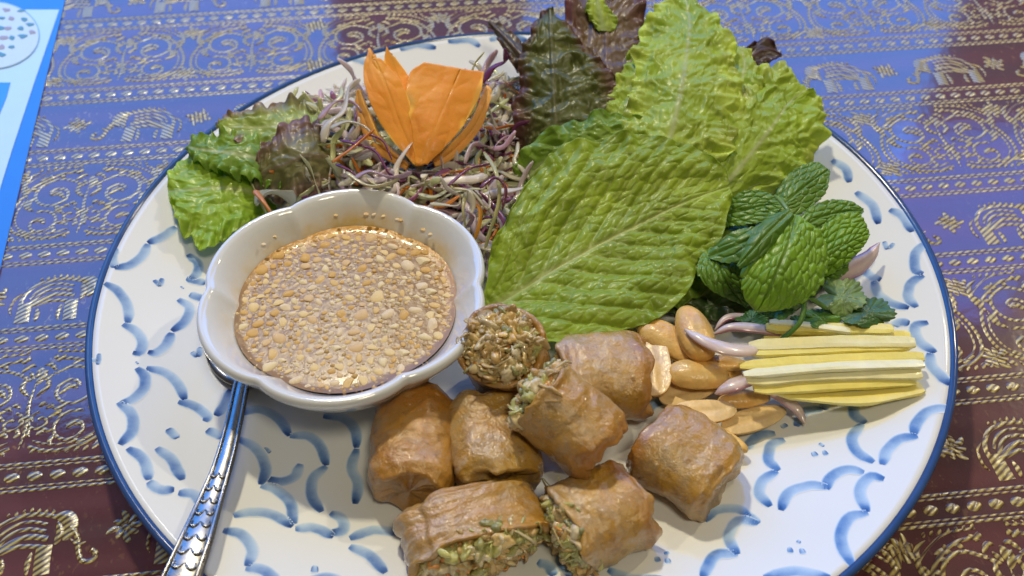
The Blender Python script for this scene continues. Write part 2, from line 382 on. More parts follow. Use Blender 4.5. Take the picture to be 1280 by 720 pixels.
def scroll_mesh():
    A = Acc(); k = [0]
    def r(pts, w, tap=None, n=26, m=1):
        k[0] += 1; ribbon2(A, np.array(pts)*U*np.array([m, 1]), w*U*.92, 0.000008*(k[0] % 25), n, tap)
    def spiral(cx, cy, r0, turns, a0, d, w, m):
        t = np.linspace(0, 1, 9 if turns < 1 else 13); a = a0+d*t*turns*2*math.pi; rr = r0*(1-t*.78)
        r(np.stack([cx+rr*np.cos(a), cy+rr*np.sin(a)], 1), w, None, 34, m)
        for q in (.12, .3, .48):
            aa = a0+d*q*turns*2*math.pi; R = r0*(1-q*.78)
            r([(cx+R*math.cos(aa), cy+R*math.sin(aa)), (cx+(R+2.2)*math.cos(aa+.22*d), cy+(R+2.2)*math.sin(aa+.22*d)), (cx+(R+3.2)*math.cos(aa+.5*d), cy+(R+3.2)*math.sin(aa+.5*d))], 1.9, 'both', 9, m)
    for m in (-1, 1):
        spiral(13, 5.5, 10.5, 1.35, 2.4, -1, 1.5, m); spiral(16, -11.5, 7.5, 1.25, 1.2, 1, 1.4, m)
        spiral(4.8, -8, 4.4, 1.1, 1.8, 1, 1.2, m)
        r([(3, -18), (10, -20.5), (20, -19), (27, -14), (29, -6), (27, 3), (22, 12), (14, 18), (4, 20)], 1.5, None, 40, m)
        r([(24, 4), (27, 10), (26, 17), (22, 20)], 2.2, 'both', 12, m); r([(6, 14), (3.5, 17), (1.4, 16.4)], 2.0, 'both', 10, m)
        r([(9, 3), (12, 6.5), (15, 5)], 2.6, 'both', 10, m); r([(14, -12), (16.5, -9.6), (19, -11)], 2.4, 'both', 10, m)
        r([(20, -4), (23.5, -1), (24, 3.6)], 2.2, 'both', 10, m); r([(1.2, 3), (4.4, 7), (3.4, 11.6)], 2.2, 'both', 10, m)
        for i in range(6):
            a = .5+i*.42; r([(29.6*math.cos(a)*.95, 18.5*math.sin(a)), (31*math.cos(a+.08), 21.5*math.sin(a+.08))], 1.7, 'both', 6, m)
    for m in (-1, 1):
        r([(4, -16), (11, -18), (19, -17), (25, -12.5), (26.6, -5), (25, 2.5)], .9, None, 30, m)
        r([(27, 13), (22, 17.5), (15, 21.6), (5, 22.6)], .9, None, 24, m)
        for i in range(9):
            x = 4+i*2.9; y = -22+abs(i-4)*.22; r([(x, y), (x+1.5, y+1.9)], 1.4, 'both', 6, m)
        for i in range(7):
            x = 5+i*2.7; y = 24-.2*i; r([(x, y), (x+1.2, y-1.8)], 1.3, 'both', 6, m)
        for (x, y) in ((7, -2), (10, -4.6), (4.5, -1), (19, 13), (22, 9), (12.5, 17), (22.5, -16), (6, -13), (25.5, -20), (28, 19)): r([(x-1.3, y-.8), (x, y+.5), (x+1.3, y+.2)], 1.9, 'both', 8, m)
    r([(0, -19), (0.6, -10), (-.4, 0), (0, 8)], 1.6, 'both'); r([(0, 8), (1.8, 12), (0, 16)], 3.2, 'both', 12)
    for i in range(5):
        a = math.pi/2+(i-2)*.5; r([(2*math.cos(a), 9+2*math.sin(a)), (6.4*math.cos(a), 9+6*math.sin(a))], 1.8, 'both', 8)
    o = A.build('woven_scroll', GOLD); me = o.data; bpy.data.objects.remove(o); return me
def bead_mesh(i):
    n = 14; r = R0(i); v = []
    for (s, z) in ((1, 0.00003), (.88, .00014), (.5, .00018)):
        for j in range(n):
            a = j/n*2*math.pi; v.append((2.45*U*s*math.cos(a)*(1+.08*r.rand()), 1.75*U*s*math.sin(a)*(1+.10*r.rand()), z))
    v.append((0, 0, .0002)); f = []
    for k in range(2):
        for j in range(n): f.append((k*n+j, k*n+(j+1) % n, (k+1)*n+(j+1) % n, (k+1)*n+j))
    for j in range(n): f.append((2*n+j, 2*n+(j+1) % n, 3*n))
    o = mesh('woven_bead', v, f, GOLD); me = o.data; bpy.data.objects.remove(o); return me
EL, FL, SCR = elephant_mesh(), flower_mesh(), scroll_mesh(); BD = [bead_mesh(i) for i in range(3)]
ca, sa = math.cos(ANG), math.sin(ANG)
def inview(lx, ly, marg=25):
    x, y = ca*lx-sa*ly, sa*lx+ca*ly
    if math.hypot(x, y) < 0.132: return False
    d = np.array([x, y, 0])-CAM
    F = np.array([0, math.cos(PITCH), -math.sin(PITCH)]); Uv = np.array([0, math.sin(PITCH), math.cos(PITCH)])
    z = d@F
    if z <= 0.02: return False
    u = 640+FPX*d[0]/z; w = 360-FPX*(d@Uv)/z
    return -marg < u < 1280+marg and -marg < w < 720+marg
def put(name, me, lx, ly, rz=0, mx=1):
    o = link(name, me, cloth, (lx, ly, 0)); o.rotation_euler.z = rz; o.scale.x = mx; return o
rb = R0(5)
def stripe(t, w):
    A = Acc(); ribbon2(A, [(-0.93, t), (0, t), (0.93, t)], w, 0, 60); return A.build('woven_stripe', GOLD, cloth)
t = TO+SS+SE+SS; k = 0
rowlist = []
tt = TO + SS + SE + SS
seq = []
# boundaries from far to near: alternate scroll / elephant bands
bt = [TO+SS+SE+SS, TO+SS+SE, TO+SS, TO, TO-SE, TO-SE-SS, TO-2*SE-SS, TO-2*SE-2*SS, TO-3*SE-2*SS, TO-3*SE-3*SS, TO-4*SE-3*SS]
kinds = ['s', 'e', 's', 'e', 's', 'e', 's', 'e', 's', 'e']
for i, tb in enumerate(bt):
    for dt, w in ((.0052, .0011), (.0037, .0007), (-.0037, .0007), (-.0052, .0011)):
        stripe(tb+dt, w)
    x = -0.45+rb.rand()*.005
    while x < 0.45:
        if inview(x, tb, 12): put('woven_bead', BD[rb.randint(3)], x, tb, (rb.rand()-.5)*.2)
        x += 0.0072
    if i < len(kinds):
        tm = (tb+bt[i+1])/2
        if kinds[i] == 'e':
            mx = -1 if i in (3,) else 1
            ph = {1: .010, 3: .006, 5: -0.0135, 7: -.0025}.get(i, 0)
            for j in range(-9, 10):
                xe = ph+j*0.0535
                if inview(xe, tm, 90): put('woven_elephant', EL, xe, tm-.001, 0, mx)
                if inview(xe+.0305*mx, tm, 40): put('woven_flower', FL, xe+.0305*mx, tm, j)
        else:
            for j in range(-9, 10):
                xe = .012+j*0.0615
                if inview(xe, tm, 130): put('woven_scroll', SCR, xe, tm)
                if inview(xe+.03075, tm+.014, 40): put('woven_flower', FL, xe+.03075, tm+.0175, j)
                if inview(xe+.03075, tm-.014, 40): put('woven_flower', FL, xe+.03075, tm-.017, j)

# ------------------------------------------------------------------ laminated menu, top left
def menu():
    z = 0.0009
    root = empty('menu_card', P(-60, 60, z), 'laminated light blue menu sheet at the far left corner of the cloth', 'menu')
    L = np.array(root.location)
    def quad(name, pts, zz, mat, th=0.0006):
        p = np.array([P(a, b, zz) for a, b in pts])-L; n = len(p)
        v = np.vstack([p, p-np.array([0, 0, th])])
        f = [tuple(range(n-1, -1, -1)), tuple(range(n, 2*n))]+[(j, (j+1) % n, n+(j+1) % n, n+j) for j in range(n)]
        return mesh(name, v, f, mat, root, smooth=False)
    bb = m_flat('menu_blue_border_print', (0.03, 0.16, 0.62), .25, .8); wp = m_flat('menu_white_print', (0.55, 0.72, 0.85), .25, .8, var=.05)
    gb = m_flat('menu_blue_panel_print', (0.05, 0.25, 0.70), .25, .8); cr_ = m_flat('menu_cream_print', (0.62, 0.70, 0.66), .25, .8, var=.05)
    quad('border_sheet', [(96, -60), (40, 170), (-20, 420), (-330, 420), (-250, -60)], .0008, bb)
    quad('white_panel', [(74, 12), (42, 105), (14, 190), (-20, 300), (-300, 300), (-240, 12)], .0011, wp, .0003)
    quad('blue_panel', [(13, 103), (8, 122), (-10, 165), (-240, 165), (-220, 103)], .0014, gb, .0003)
    # oval picture of a patterned dish
    a = np.linspace(0, 2*math.pi, 40, endpoint=False)
    quad('oval_outline', [(-12+62*math.cos(t), 44+43*math.sin(t)) for t in a], .0014, m_flat('menu_grey_line', (0.22, 0.38, 0.50), .3, .6), .0003)
    quad('oval_picture', [(-12+60.3*math.cos(t), 44+41.6*math.sin(t)) for t in a], .0016, cr_, .0003)
    gm = m_flat('menu_green_print', (0.10, 0.24, 0.22), .3, .6); om = m_flat('menu_brown_print', (0.38, 0.28, 0.20), .3, .6)
    r = R0(3); me = {}
    for i, (x, y) in enumerate([(8, 12), (26, 13), (2, 22), (14, 23), (30, 24), (0, 35), (10, 35), (26, 35), (38, 30), (4, 47), (15, 47), (28, 45), (2, 58), (14, 58), (2, 68), (40, 40)]):
        w = 3.6+r.rand()*2.4; h = 1.8+r.rand()*1.2
        pts = [(x+w*(1+.35*r.randn()*.5)*math.cos(t), y+h*(1+.5*r.randn()*.5)*math.sin(t)) for t in np.linspace(0, 2*math.pi, 9, endpoint=False)]
        quad('printed_figure', pts, .0018, gm if i % 3 else om, .0002)
menu()

# ------------------------------------------------------------------ plate
def lathe(name, prof, mat, parent, n=160, lob=None, loc=None, stain_bounce=None):
    v = []; st = []
    for i, (r, z) in enumerate(prof):
        for j in range(n):
            if stain_bounce: st.append(stain_bounce(r, z, i)*(.45+.55*math.sin(j/n*6.283+.2)**2 if math.sin(j/n*6.283) > 0 else .45))
            a = j/n*2*math.pi; rr = r if lob is None else lob(r, z, a)
            v.append((rr*math.cos(a), rr*math.sin(a), z))
    return mesh(name, v, gridf(len(prof), n, wrapv=True), mat, parent, loc=loc, attrs={'stain_bounce': st} if stain_bounce else None)
plate = empty('serving_plate', (0, 0, 0.0005), 'large round white porcelain plate painted with blue scallops and blue rim', 'plate')
rr = np.linspace(0.0005, PR-.0022, 70)
top = [(r, float(zpl(r, 0))-.0005) for r in rr]
bot = [(PR-.0022, top[-1][1]-.0035), (.125, .0125), (.105, .005), (.092, .003), (.090, 0), (.084, 0), (.082, .0025), (.0005, .0025)]
lathe('dish', top+bot, GLAZE, plate, 220)
zr = top[-1][1]
lathe('blue_rim', [(PR-.0025, zr-.0002), (PR-.0020, zr+.00042), (PR-.0012, zr+.0009), (PR-.0001, zr+.0005), (PR+.0003, zr-.0008), (PR-.0004, zr-.0022), (PR-.0022, zr-.0036)], RIMB, plate, 220)
def zdish(x, y):
    return zpl(x, y)
def stroke(pts, w=3.0, k0=.55):
    """one brush stroke laid on the glaze: pixel trace -> plate surface"""
    p = cr([PS(a, b) for a, b in pts], 22)[:, :2]
    T = np.gradient(p, axis=0); T /= np.linalg.norm(T, axis=1)[:, None]+1e-12; S = np.stack([-T[:, 1], T[:, 0]], 1)
    n = len(p); u = np.linspace(0, 1, n)
    wd = w*U*np.clip(.22+1.0*np.sin(np.pi*np.clip(u*.95+.03, 0, 1))**.5, 0, 1.0)
    cols = np.linspace(-1, 1, 7); v = []; ink = []
    r = R0(int(abs(pts[0][0]*7+pts[0][1])) % 9999); r0 = r.rand()*6; wob = fbm(u*6, u*0+r.rand()*50, 3)*.12
    for i in range(n):
        for c in cols:
            q = p[i]+S[i]*(c+wob[i])*wd[i]/2
            if np.hypot(*q) > PR-.0021: q = q/np.hypot(*q)*(PR-.0021)
            v.append((q[0], q[1], float(zdish(q[0], q[1]))+.00007))
            edge = max(0, 1-abs(c)**3)
            dark = .40+.10*math.sin(u[i]*5+r0)+.38*math.exp(-((u[i]-.97)/.10)**2)+.20*math.exp(-((u[i]-.03)/.08)**2)+.16*(-c)
            ink.append(min(1, edge**.45*dark*1.1))
    me = mesh('brush_stroke', v, [tuple(reversed(q)) for q in gridf(n, 7)], INK, plate, attrs={'ink': ink}, loc=(0, 0, -.0005))
    return me
ST = [[(220, 284), (205, 295), (185, 304)], [(185, 305), (178, 320), (161, 332), (143, 335)], [(144, 310), (140, 322), (143, 335)],
 [(131, 354), (148, 364), (160, 384), (160, 404)], [(154, 405), (170, 414), (178, 428), (174, 441), (166, 441)],
 [(223, 374), (237, 384), (232, 401), (215, 414)], [(215, 416), (208, 431), (195, 441), (185, 440)], [(235, 318), (247, 329), (247, 341), (238, 349)],
 [(233, 348), (257, 354)], [(237, 368), (258, 375)], [(171, 460), (181, 470), (180, 485), (168, 498), (151, 504)], [(148, 503), (164, 517), (166, 538), (150, 556)],
 [(183, 460), (207, 466), (224, 482), (231, 500)], [(223, 502), (242, 507), (259, 520), (256, 527)], [(289, 487), (283, 503), (270, 520)], [(259, 537), (279, 547)],
 [(223, 616), (242, 618), (252, 630)], [(292, 645), (312, 640), (339, 643), (366, 658)], [(279, 663), (302, 668), (316, 688), (309, 708)], [(307, 710), (329, 712), (350, 730)],
 [(369, 661), (393, 660), (417, 671)], [(413, 641), (427, 648), (429, 663), (413, 666)], [(437, 673), (467, 663), (500, 666)], [(437, 683), (462, 694), (482, 716)],
 [(1159, 302), (1144, 318), (1145, 338), (1154, 342)], [(1154, 344), (1139, 354), (1135, 371), (1146, 384)], [(1078, 336), (1090, 346), (1101, 350)], [(1092, 351), (1098, 367), (1114, 379), (1136, 385)],
 [(1118, 408), (1124, 403), (1137, 404)], [(1160, 403), (1144, 408), (1149, 426), (1169, 441)], [(1162, 441), (1165, 458), (1188, 481)],
 [(1190, 510), (1162, 513), (1146, 528), (1142, 544)], [(1147, 545), (1125, 549), (1109, 563), (1103, 581)], [(1067, 500), (1068, 518), (1082, 529)], [(1078, 530), (1065, 547), (1071, 565), (1092, 578)],
 [(1034, 500), (1028, 512)], [(1028, 511), (1005, 515), (995, 533)], [(969, 542), (948, 545), (930, 562)], [(981, 550), (964, 557), (961, 576), (974, 588)], [(971, 589), (954, 601), (949, 617), (963, 633)],
 [(1080, 591), (1058, 587), (1038, 597), (1033, 612)], [(1035, 609), (1011, 607), (985, 617), (976, 638)], [(1105, 599), (1088, 596), (1075, 614), (1084, 640)], [(1085, 641), (1061, 648), (1051, 675), (1065, 707)],
 [(880, 651), (894, 638), (920, 636), (938, 646)], [(947, 654), (924, 651), (911, 671), (922, 693)], [(922, 692), (894, 695), (878, 722)], [(955, 722), (994, 714), (1038, 722)], [(929, 640), (948, 655)],
 [(672, 702), (686, 708), (692, 720)], [(714, 700), (712, 722)], [(808, 516), (817, 505), (836, 500)],
 [(438, 72), (452, 76), (466, 82)], [(500, 62), (520, 56), (545, 60)], [(560, 52), (585, 50), (600, 58)], [(612, 50), (635, 44), (660, 52)],
 [(298, 517), (325, 512), (350, 525), (362, 545)], [(362, 545), (385, 545), (402, 560), (408, 582)], [(404, 520), (428, 522), (444, 538), (446, 560)], [(446, 561), (440, 585), (448, 605), (444, 630)],
 [(296, 548), (320, 560), (332, 585), (326, 606)], [(326, 607), (345, 612), (362, 628), (368, 655)], [(408, 583), (392, 598), (390, 620), (402, 640)], [(376, 580), (368, 596), (350, 602), (334, 598)],
 [(196, 560), (215, 575), (228, 600)], [(160, 560), (180, 575), (186, 600)], [(186, 602), (200, 612), (218, 612)], [(1070, 240), (1090, 256), (1098, 280)], [(1112, 262), (1128, 270), (1140, 290)],
 [(700, 694), (704, 706), (716, 714)], [(560, 716), (590, 722), (620, 720)], [(760, 712), (790, 724), (830, 724)], [(560, 742), (600, 735), (650, 745)], [(850, 750), (900, 735), (940, 748)], [(380, 730), (410, 722), (440, 735)], [(1040, 200), (1056, 210), (1062, 228)]]
for s in ST: stroke(s, 4.1)
for g in ([(193, 350), (200, 358), 2.2], [(203, 348), (199, 358), 2.2], [(240, 440), (247, 446), 2.6], [(251, 434), (247, 446), 2.6], [(110, 450), (122, 450), 2.0], [(124, 442), (122, 456), 1.8],
          [(210, 536), (222, 548), 3.4], [(1105, 302), (1109, 312), 2.2], [(1117, 304), (1110, 311), 2.0], [(1014, 568), (1021, 566), 2.4], [(1028, 566), (1034, 565), 2.4], [(1024, 554), (1030, 558), 1.4],
          [(984, 687), (991, 687), 2.4], [(999, 689), (1006, 688), 2.4], [(996, 676), (1001, 678), 1.4], [(818, 699), (825, 698), 2.4], [(831, 701), (838, 700), 2.2], [(836, 690), (830, 692), 1.4],
          [(389, 711), (398, 711), 3.0], [(976, 534), (983, 530), 2.2], [(1122, 496), (1130, 496), 1.4], [(1136, 494), (1142, 494), 1.4], [(226, 358), (230, 361), 1.0], [(170, 452), (173, 455), 1.0], [(330, 560), (338, 566), 2.0]):
    stroke([g[0], ((g[0][0]+g[1][0])/2+.5, (g[0][1]+g[1][1])/2+.5), g[1]], g[2])

# ------------------------------------------------------------------ sauce bowl
BC = P(429, 356, 0.040); BX, BY = BC[0], BC[1]
BA = 0.02
def lob(r, z, a):
    k = np.clip((z-.014)/.018, 0, 1)
    return r*(1+k*(.075*(abs(math.cos(3*(a-BA)+math.pi/2)))**.6-.040))
bz = float(zpl(BX, BY))
bowl = empty('sauce_bowl', (BX, BY, bz), 'small white scalloped porcelain bowl at the plate\'s left, full of sauce', 'bowl')
h0 = bz
RB = 0.0455
prof_in = [(.0005, .0075), (.012, .0078), (.022, .0105), (.029, .0150), (.0340, .0205), (.0352, .0222), (.0368, .0245), (.0378, .0258), (.0395, .0280), (.0416, .0307)]
lip = [(.0432, .0325), (.0445, .0334), (.0456, .0334), (.0464, .0324), (.0466, .0312), (.0462, .0300)]
prof_out = [(.0450, .0280), (.0435, .0252), (.0410, .0205), (.0370, .0150), (.0310, .0095), (.0245, .0055), (.0235, .0045)]
lathe('bowl_wall', [(r, z) for r, z in prof_in+lip+prof_out], BOWL, bowl, 180, lambda r, z, a: lob(r, z+.006, a), stain_bounce=lambda r, z, i: float(np.clip((z-.0215)/.002, 0, 1)*np.clip((.0300-z)/.005, 0, 1))*(i < len(prof_in)))
lathe('foot_ring', [(.0234, .0050), (.0238, .0025), (.0232, .0004), (.0215, .0004), (.0208, .0030)], BOWL, bowl, 90)
SZ = .0240; SR = .0366
sauce = empty('dipping_sauce', (BX, BY, bz+SZ), 'tan dipping sauce crowded with chopped peanuts filling the white bowl', 'sauce')
v = []; rim = []; nr, na = 30, 120
for i in range(nr):
    q = (i+.01)/(nr-1)
    for j in range(na):
        a = j/na*2*math.pi; r = lob(SR*q, SZ, a)
        x, y = r*math.cos(a), r*math.sin(a)
        v.append((x, y, .0005*max(0, (q-.94)/.06)))
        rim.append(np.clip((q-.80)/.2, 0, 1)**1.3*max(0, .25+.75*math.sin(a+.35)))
mesh('liquid', v, [q for q in gridf(nr, na, wrapv=True)], SAUCE, sauce, attrs={'rim': rim})
r = R0(11)
def chunk(s, base=ICO1):
    v = base[0]*np.array([1, .8+.35*r.rand(), .55+.3*r.rand()])
    for _ in range(5):          # broken facets
        n = r.normal(size=3); n /= np.linalg.norm(n); d = .52+.3*r.rand()
        dd = v@n; v = v-np.outer(np.maximum(dd-d, 0), n)
    return (v@rotm(r).T)*np.array([1, 1, .75])*s
pal = [(.74, .50, .20), (.80, .60, .29), (.68, .42, .14), (.82, .67, .40), (.72, .50, .26), (.80, .64, .42)]
protos = []
for i in range(12):
    vv = chunk(1.0, ICO2 if i < 6 else ICO1); c = np.array(pal[i % 6])
    o = mesh('peanut_bit', vv, (ICO2 if i < 6 else ICO1)[1], BIT, attrs={'tint': np.tile(c, (len(vv), 1))}); protos.append(o.data); bpy.data.objects.remove(o)
taken = []
def free(x, y, s):
    for a, b, q in taken:
        if (a-x)**2+(b-y)**2 < (.82*(s+q))**2: return False
    return True
cnt = 0
for tries in range(9000):
    if cnt >= 285: break
    a = r.rand()*2*math.pi; q = math.sqrt(r.rand())*SR*.95; s = (.0012+.0012*r.rand()**1.6) if cnt > 30 else .0022+.0012*r.rand()
    q = lob(q, SZ, a); x, y = q*math.cos(a), q*math.sin(a)
    if not free(x, y, s): continue
    taken.append((x, y, s)); cnt += 1
    o = link('peanut_bit', protos[r.randint(12)], sauce, (x, y, -s*.08)); o.scale = (s*1.08, s*(.75+.3*r.rand()), s*.55); o.rotation_euler.z = r.rand()*6.28
A = Acc(); cell = {}; CS = .0022
def gput(x, y, q): cell.setdefault((int(x//CS), int(y//CS)), []).append((x, y, q))
def gfree(x, y, s, k=.84):
    cx, cy = int(x//CS), int(y//CS)
    for a in (-2, -1, 0, 1, 2):
        for b in (-2, -1, 0, 1, 2):
            for (u, w, q) in cell.get((cx+a, cy+b), ()):
                if (u-x)**2+(w-y)**2 < (k*(s+q))**2: return False
    return True
for t_ in taken: gput(*t_)
for tries in range(3600):
    a = r.rand()*2*math.pi; q = math.sqrt(r.rand())*SR*.995; s = (.00028+.00062*r.rand()**1.2) if tries > 1200 else (.0006+.0005*r.rand())
    q = lob(q, SZ, a); x, y = q*math.cos(a), q*math.sin(a)
    if not gfree(x, y, s): continue
    gput(x, y, s)
    c = np.array(pal[r.randint(6)])*(.72+.34*r.rand())
    base = ICO1 if s > .0006 else ICO0
    v = (base[0]*np.array([1, .75+.3*r.rand(), .8])*(1+.10*r.normal(size=(len(base[0]), 1))))@rotm(r).T*s*1.05
    A.add(v*np.array([1, 1, .7])+np.array([x, y, -s*.12]), base[1], c)
o = A.build('chopped_peanut_crumb', BIT, sauce); tag(o, kind='stuff')
# oil drops and crumbs clinging to the far inner wall
for (px, py, s) in [(455, 272, .0012), (463, 275, .0010), (420, 274, .0009), (490, 280, .0008), (500, 272, .0011), (530, 283, .0010), (541, 287, .0008), (352, 300, .0008), (345, 312, .0009), (478, 268, .0008)]:
    p = P(px, py, bz+.0300)
    dx, dy = p[0]-BX, p[1]-BY; ang = math.atan2(dy, dx)
    o = link('sauce_drop', protos[r.randint(12)], sauce, (.0395*math.cos(ang)*.985, .0395*math.sin(ang)*.985, .0288-SZ)); o.scale = (s, s, s*.5)

# ------------------------------------------------------------------ spoon under the bowl
def spoon():
    path = np.array([PS(322, 425, .0022), PS(312, 455, .0035), PS(303, 482, .0065), PS(293, 530, .0085), PS(280, 580, .0080), PS(262, 630, .0065), P(243, 680, .0262), P(215, 750, .0275), P(196, 800, .027)])
    root = empty('serving_spoon', path[0], 'ornate silver spoon with its head tucked under the sauce bowl, handle down left', 'spoon')
    L = path[0]
    c = cr(path[1:], 70)-L; u = np.linspace(0, 1, 70)
    w = np.interp(u, [0, .1, .3, .5, .62, .72, .84, .95, 1], [.0080, .0050, .0052, .0063, .0083, .0100, .0114, .0104, .0040])
    h = np.interp(u, [0, .1, .6, 1], [.0020, .0036, .0028, .0022])
    v, f = tube(c, w, h, 14); mesh('handle', v, f, METAL, root)
    T, S, Nn = frames(c)
    for s in (-1, 1):       # raised beading along both edges
        e = c+S*(w*.40)[:, None]*s+Nn*(h*.34)[:, None]
        v, f = tube(e[6:67], .0014, .0013, 8); mesh('edge_ridge', v, f, METAL, root)
    A = Acc()
    for i in range(34, 68, 3):      # raised leaf ornament
        for s in (-1, 1):
            p0 = c[i]+Nn[i]*h[i]*.46; q = [p0, p0+S[i]*w[i]*.16*s+T[i]*.0018, p0+S[i]*w[i]*.30*s+T[i]*.0012, p0+S[i]*w[i]*.26*s-T[i]*.0004]
            v, f = tube(cr(q, 9), .0011, .0012, 6, taper=np.sin(np.linspace(.3, math.pi-.2, 9))); A.add(v, f)
    A.build('scroll_ornament', METAL, root)
    # head: shallow oval dish
    c0 = path[0]-L; d = (path[2]-path[0])[:2]; d /= np.linalg.norm(d); e = np.array([-d[1], d[0]])
    v = []; nr_, na_ = 10, 48
    ctr = np.array([*(c0[:2]-d*.004), .0005])
    for i in range(nr_):
        q = (i+.02)/(nr_-1)
        for j in range(na_):
            a = j/na_*2*math.pi
            x = q*math.cos(a)*.0235*(1+.12*math.cos(a)); y = q*math.sin(a)*.0185
            v.append((ctr[0]+d[0]*x+e[0]*y, ctr[1]+d[1]*x+e[1]*y, ctr[2]-.0012+.0030*q*q))
    o = mesh('spoon_head', v, gridf(nr_, na_, wrapv=True), METAL, root); solid(o, .0011)
spoon()

# ------------------------------------------------------------------ spring roll pieces
def flake(r, s):
    V = ICO2[0]; d = r.normal(size=3)*2; e = r.normal(size=3)*3
    k = 1+.38*np.sin(V@d*1.3+r.rand()*6)+.25*np.sin(V@e*1.7+r.rand()*6)
    return ((V*k[:, None]*np.array([1.25, 1.0, .58]))@rotm(r).T)*s
def bits_fill(A, center, axis, ux, uy, ru, rv, n, seed, depth=.004, green=.3):
    r = R0(seed)
    cols = [(.64, .45, .18), (.72, .55, .28), (.56, .36, .13), (.76, .62, .38), (.68, .44, .14)]
    for i in range(n):
        q = math.sqrt(r.rand())*.97; a = r.rand()*6.283
        dome = .0030*(1-q*q)
        p = center+ux*ru*q*math.cos(a)+uy*rv*q*math.sin(a)+axis*(depth*(r.rand()-.75)+dome)
        gz = math.sin(a*2+seed)+.8*math.cos(q*7+seed) > .2
        t = r.rand()
        if t < green*(1.5 if gz else .4): c = np.array((.42, .40, .13))*(.6+.8*r.rand()); s = .0011+.0016*r.rand()
        elif t < green*1.5+.015: c = np.array((.72, .28, .05)); s = .0006+.0008*r.rand()
        else: c = np.array(cols[r.randint(5)])*(.7+.5*r.rand()); s = .0011+.0017*r.rand()
        if r.rand() < .22:      # shred
            dirv = r.normal(size=3); dirv -= axis*(dirv@axis)*.5; dirv /= np.linalg.norm(dirv)
            k = r.normal(size=3)*.0016
            pt = cr([p-dirv*s*1.9, p+k, p+dirv*s*1.9+k*.3], 7)
            v, f = tube(pt, .0006+.0006*r.rand(), .00035, 5, roll=np.linspace(0, r.normal()*2, 7)+r.rand()*3); A.add(v, f, c)
        else:
            A.add(flake(r, s)+p, ICO2[1], c)
def roll(label, A3, B3, wd, ht, openA=True, openB=False, seed=0, brown=0.0, brownend=None, green=.3, sq=2.6, roll_ang=0.0):
    """a fried roll piece from end A (cut) to end B; wd x ht section (m)"""
    a = np.array(A3); b = np.array(B3); c0 = (a+b)/2
    root = empty('fried_roll_piece', c0, label, 'fried roll', 'cut fried rolls heaped at the front of the plate')
    T = b-a; Ln = np.linalg.norm(T); T /= Ln
    up = np.array([0, 0, 1.]); S = np.cross(T, up)
    if np.linalg.norm(S) < .3: S = np.cross(T, np.array([0, 1., 0]))
    S /= np.linalg.norm(S); Nn = np.cross(S, T)
    if roll_ang:
        c, s = math.cos(roll_ang), math.sin(roll_ang); S, Nn = S*c+Nn*s, -S*s+Nn*c
    r = R0(seed); nu, nv = 60, 110
    bend = (r.rand()-.5)*.10
    v = []; tint = []
    seam = r.rand()*1.2+2.0
    us = np.linspace(-.02, 1.02, nu); th = np.arange(nv)/nv*2*math.pi
    uu, tt = np.meshgrid(us, th, indexing='ij')
    ce, se = np.cos(tt), np.sin(tt)
    e = 2.0/sq
    X = np.sign(ce)*np.abs(ce)**e; Y = np.sign(se)*np.abs(se)**e
    dn = fbm(uu*3.0+seed, ce*1.4+se*.8+seed*3, seed, 3)*.10+fbm(uu*11+seed, tt*3+0*uu, seed+4, 3)*.028+fbm(uu*26, ce*7+9, seed+8, 2)*.010
    wr = np.where(((tt-seam) % (2*math.pi)) < .22, ((tt-seam) % (2*math.pi))/.22, 1)       # lapped edge of the wrapper
    wr = (wr-1)*.05*(1)
    ends = 1+.05*np.exp(-((uu)/.06)**2)*(1 if openA else -1.5)+.05*np.exp(-((uu-1)/.06)**2)*(1 if openB else -1.5)
    if not openB: ends = ends*(1-.07*np.clip((uu-.90)/.12, 0, 1)**2)
    if not openA: ends = ends*(1-.07*np.clip((.10-uu)/.12, 0, 1)**2)
    k = (1+dn+wr)*ends
    # wavy cut ends
    off = (fbm(ce*2+seed, se*2, seed+2, 3)*.0026)
    ul = uu*Ln + off*(np.abs(uu-.5)*2)**3
    pos = a-c0+ul[..., None]*T+S*(X*k*wd/2)[..., None]+Nn*(Y*k*ht/2)[..., None]+(S*(bend*Ln*np.sin(np.pi*uu))[..., None])
    br = np.clip(brown+fbm(uu*2.2+7*seed, ce*1.5+seed, seed+3, 3)*.5, 0, 1)
    if brownend is not None: br = np.clip(br+np.exp(-((uu-brownend)/.16)**2)*.9*(.5+.5*vnoise(uu*9, tt*3, seed)), 0, 1)
    cl = np.array([1.05, 1.02, .98])[None, None]*(1-br[..., None])+np.array([.86, .58, .26])[None, None]*br[..., None]
    V = pos.reshape(-1, 3); F = gridf(nu, nv, wrapv=True)
    C = cl.reshape(-1, 3)
    Vl = [V]; Cl = [C]; n0 = len(V)
    def cap(i0, opened, sgn, cen):
        nonlocal n0
        ring = pos[i0]; base = i0*nv
        m = ring.mean(0)
        steps = ([(.90, .0003), (.83, -.0012), (.78, -.0035)] if opened else [(.94, .0005), (.85, .0004), (.5, -.0008), (.2, -.0004)])
        prev = base
        for q, dz in steps:
            rg = m+(ring-m)*q+T*sgn*dz+T*sgn*(fbm(np.cos(th)*3, np.sin(th)*3, seed+9, 2)*.0006)[:, None]
            Vl.append(rg); Cl.append(cl[i0]*(.95 if opened else .9))
            for j in range(nv):
                q4 = (prev+j, n0+j, n0+(j+1) % nv, prev+(j+1) % nv)
                F.append(q4 if sgn < 0 else tuple(reversed(q4)))
            prev = n0; n0 += nv
        Vl.append(m[None]+T*sgn*(-.004 if opened else -.0004)); Cl.append(cl[i0].mean(0)[None])
        for j in range(nv):
            q3 = (prev+j, n0, prev+(j+1) % nv); F.append(q3 if sgn < 0 else tuple(reversed(q3)))
        n0 += 1
        return m
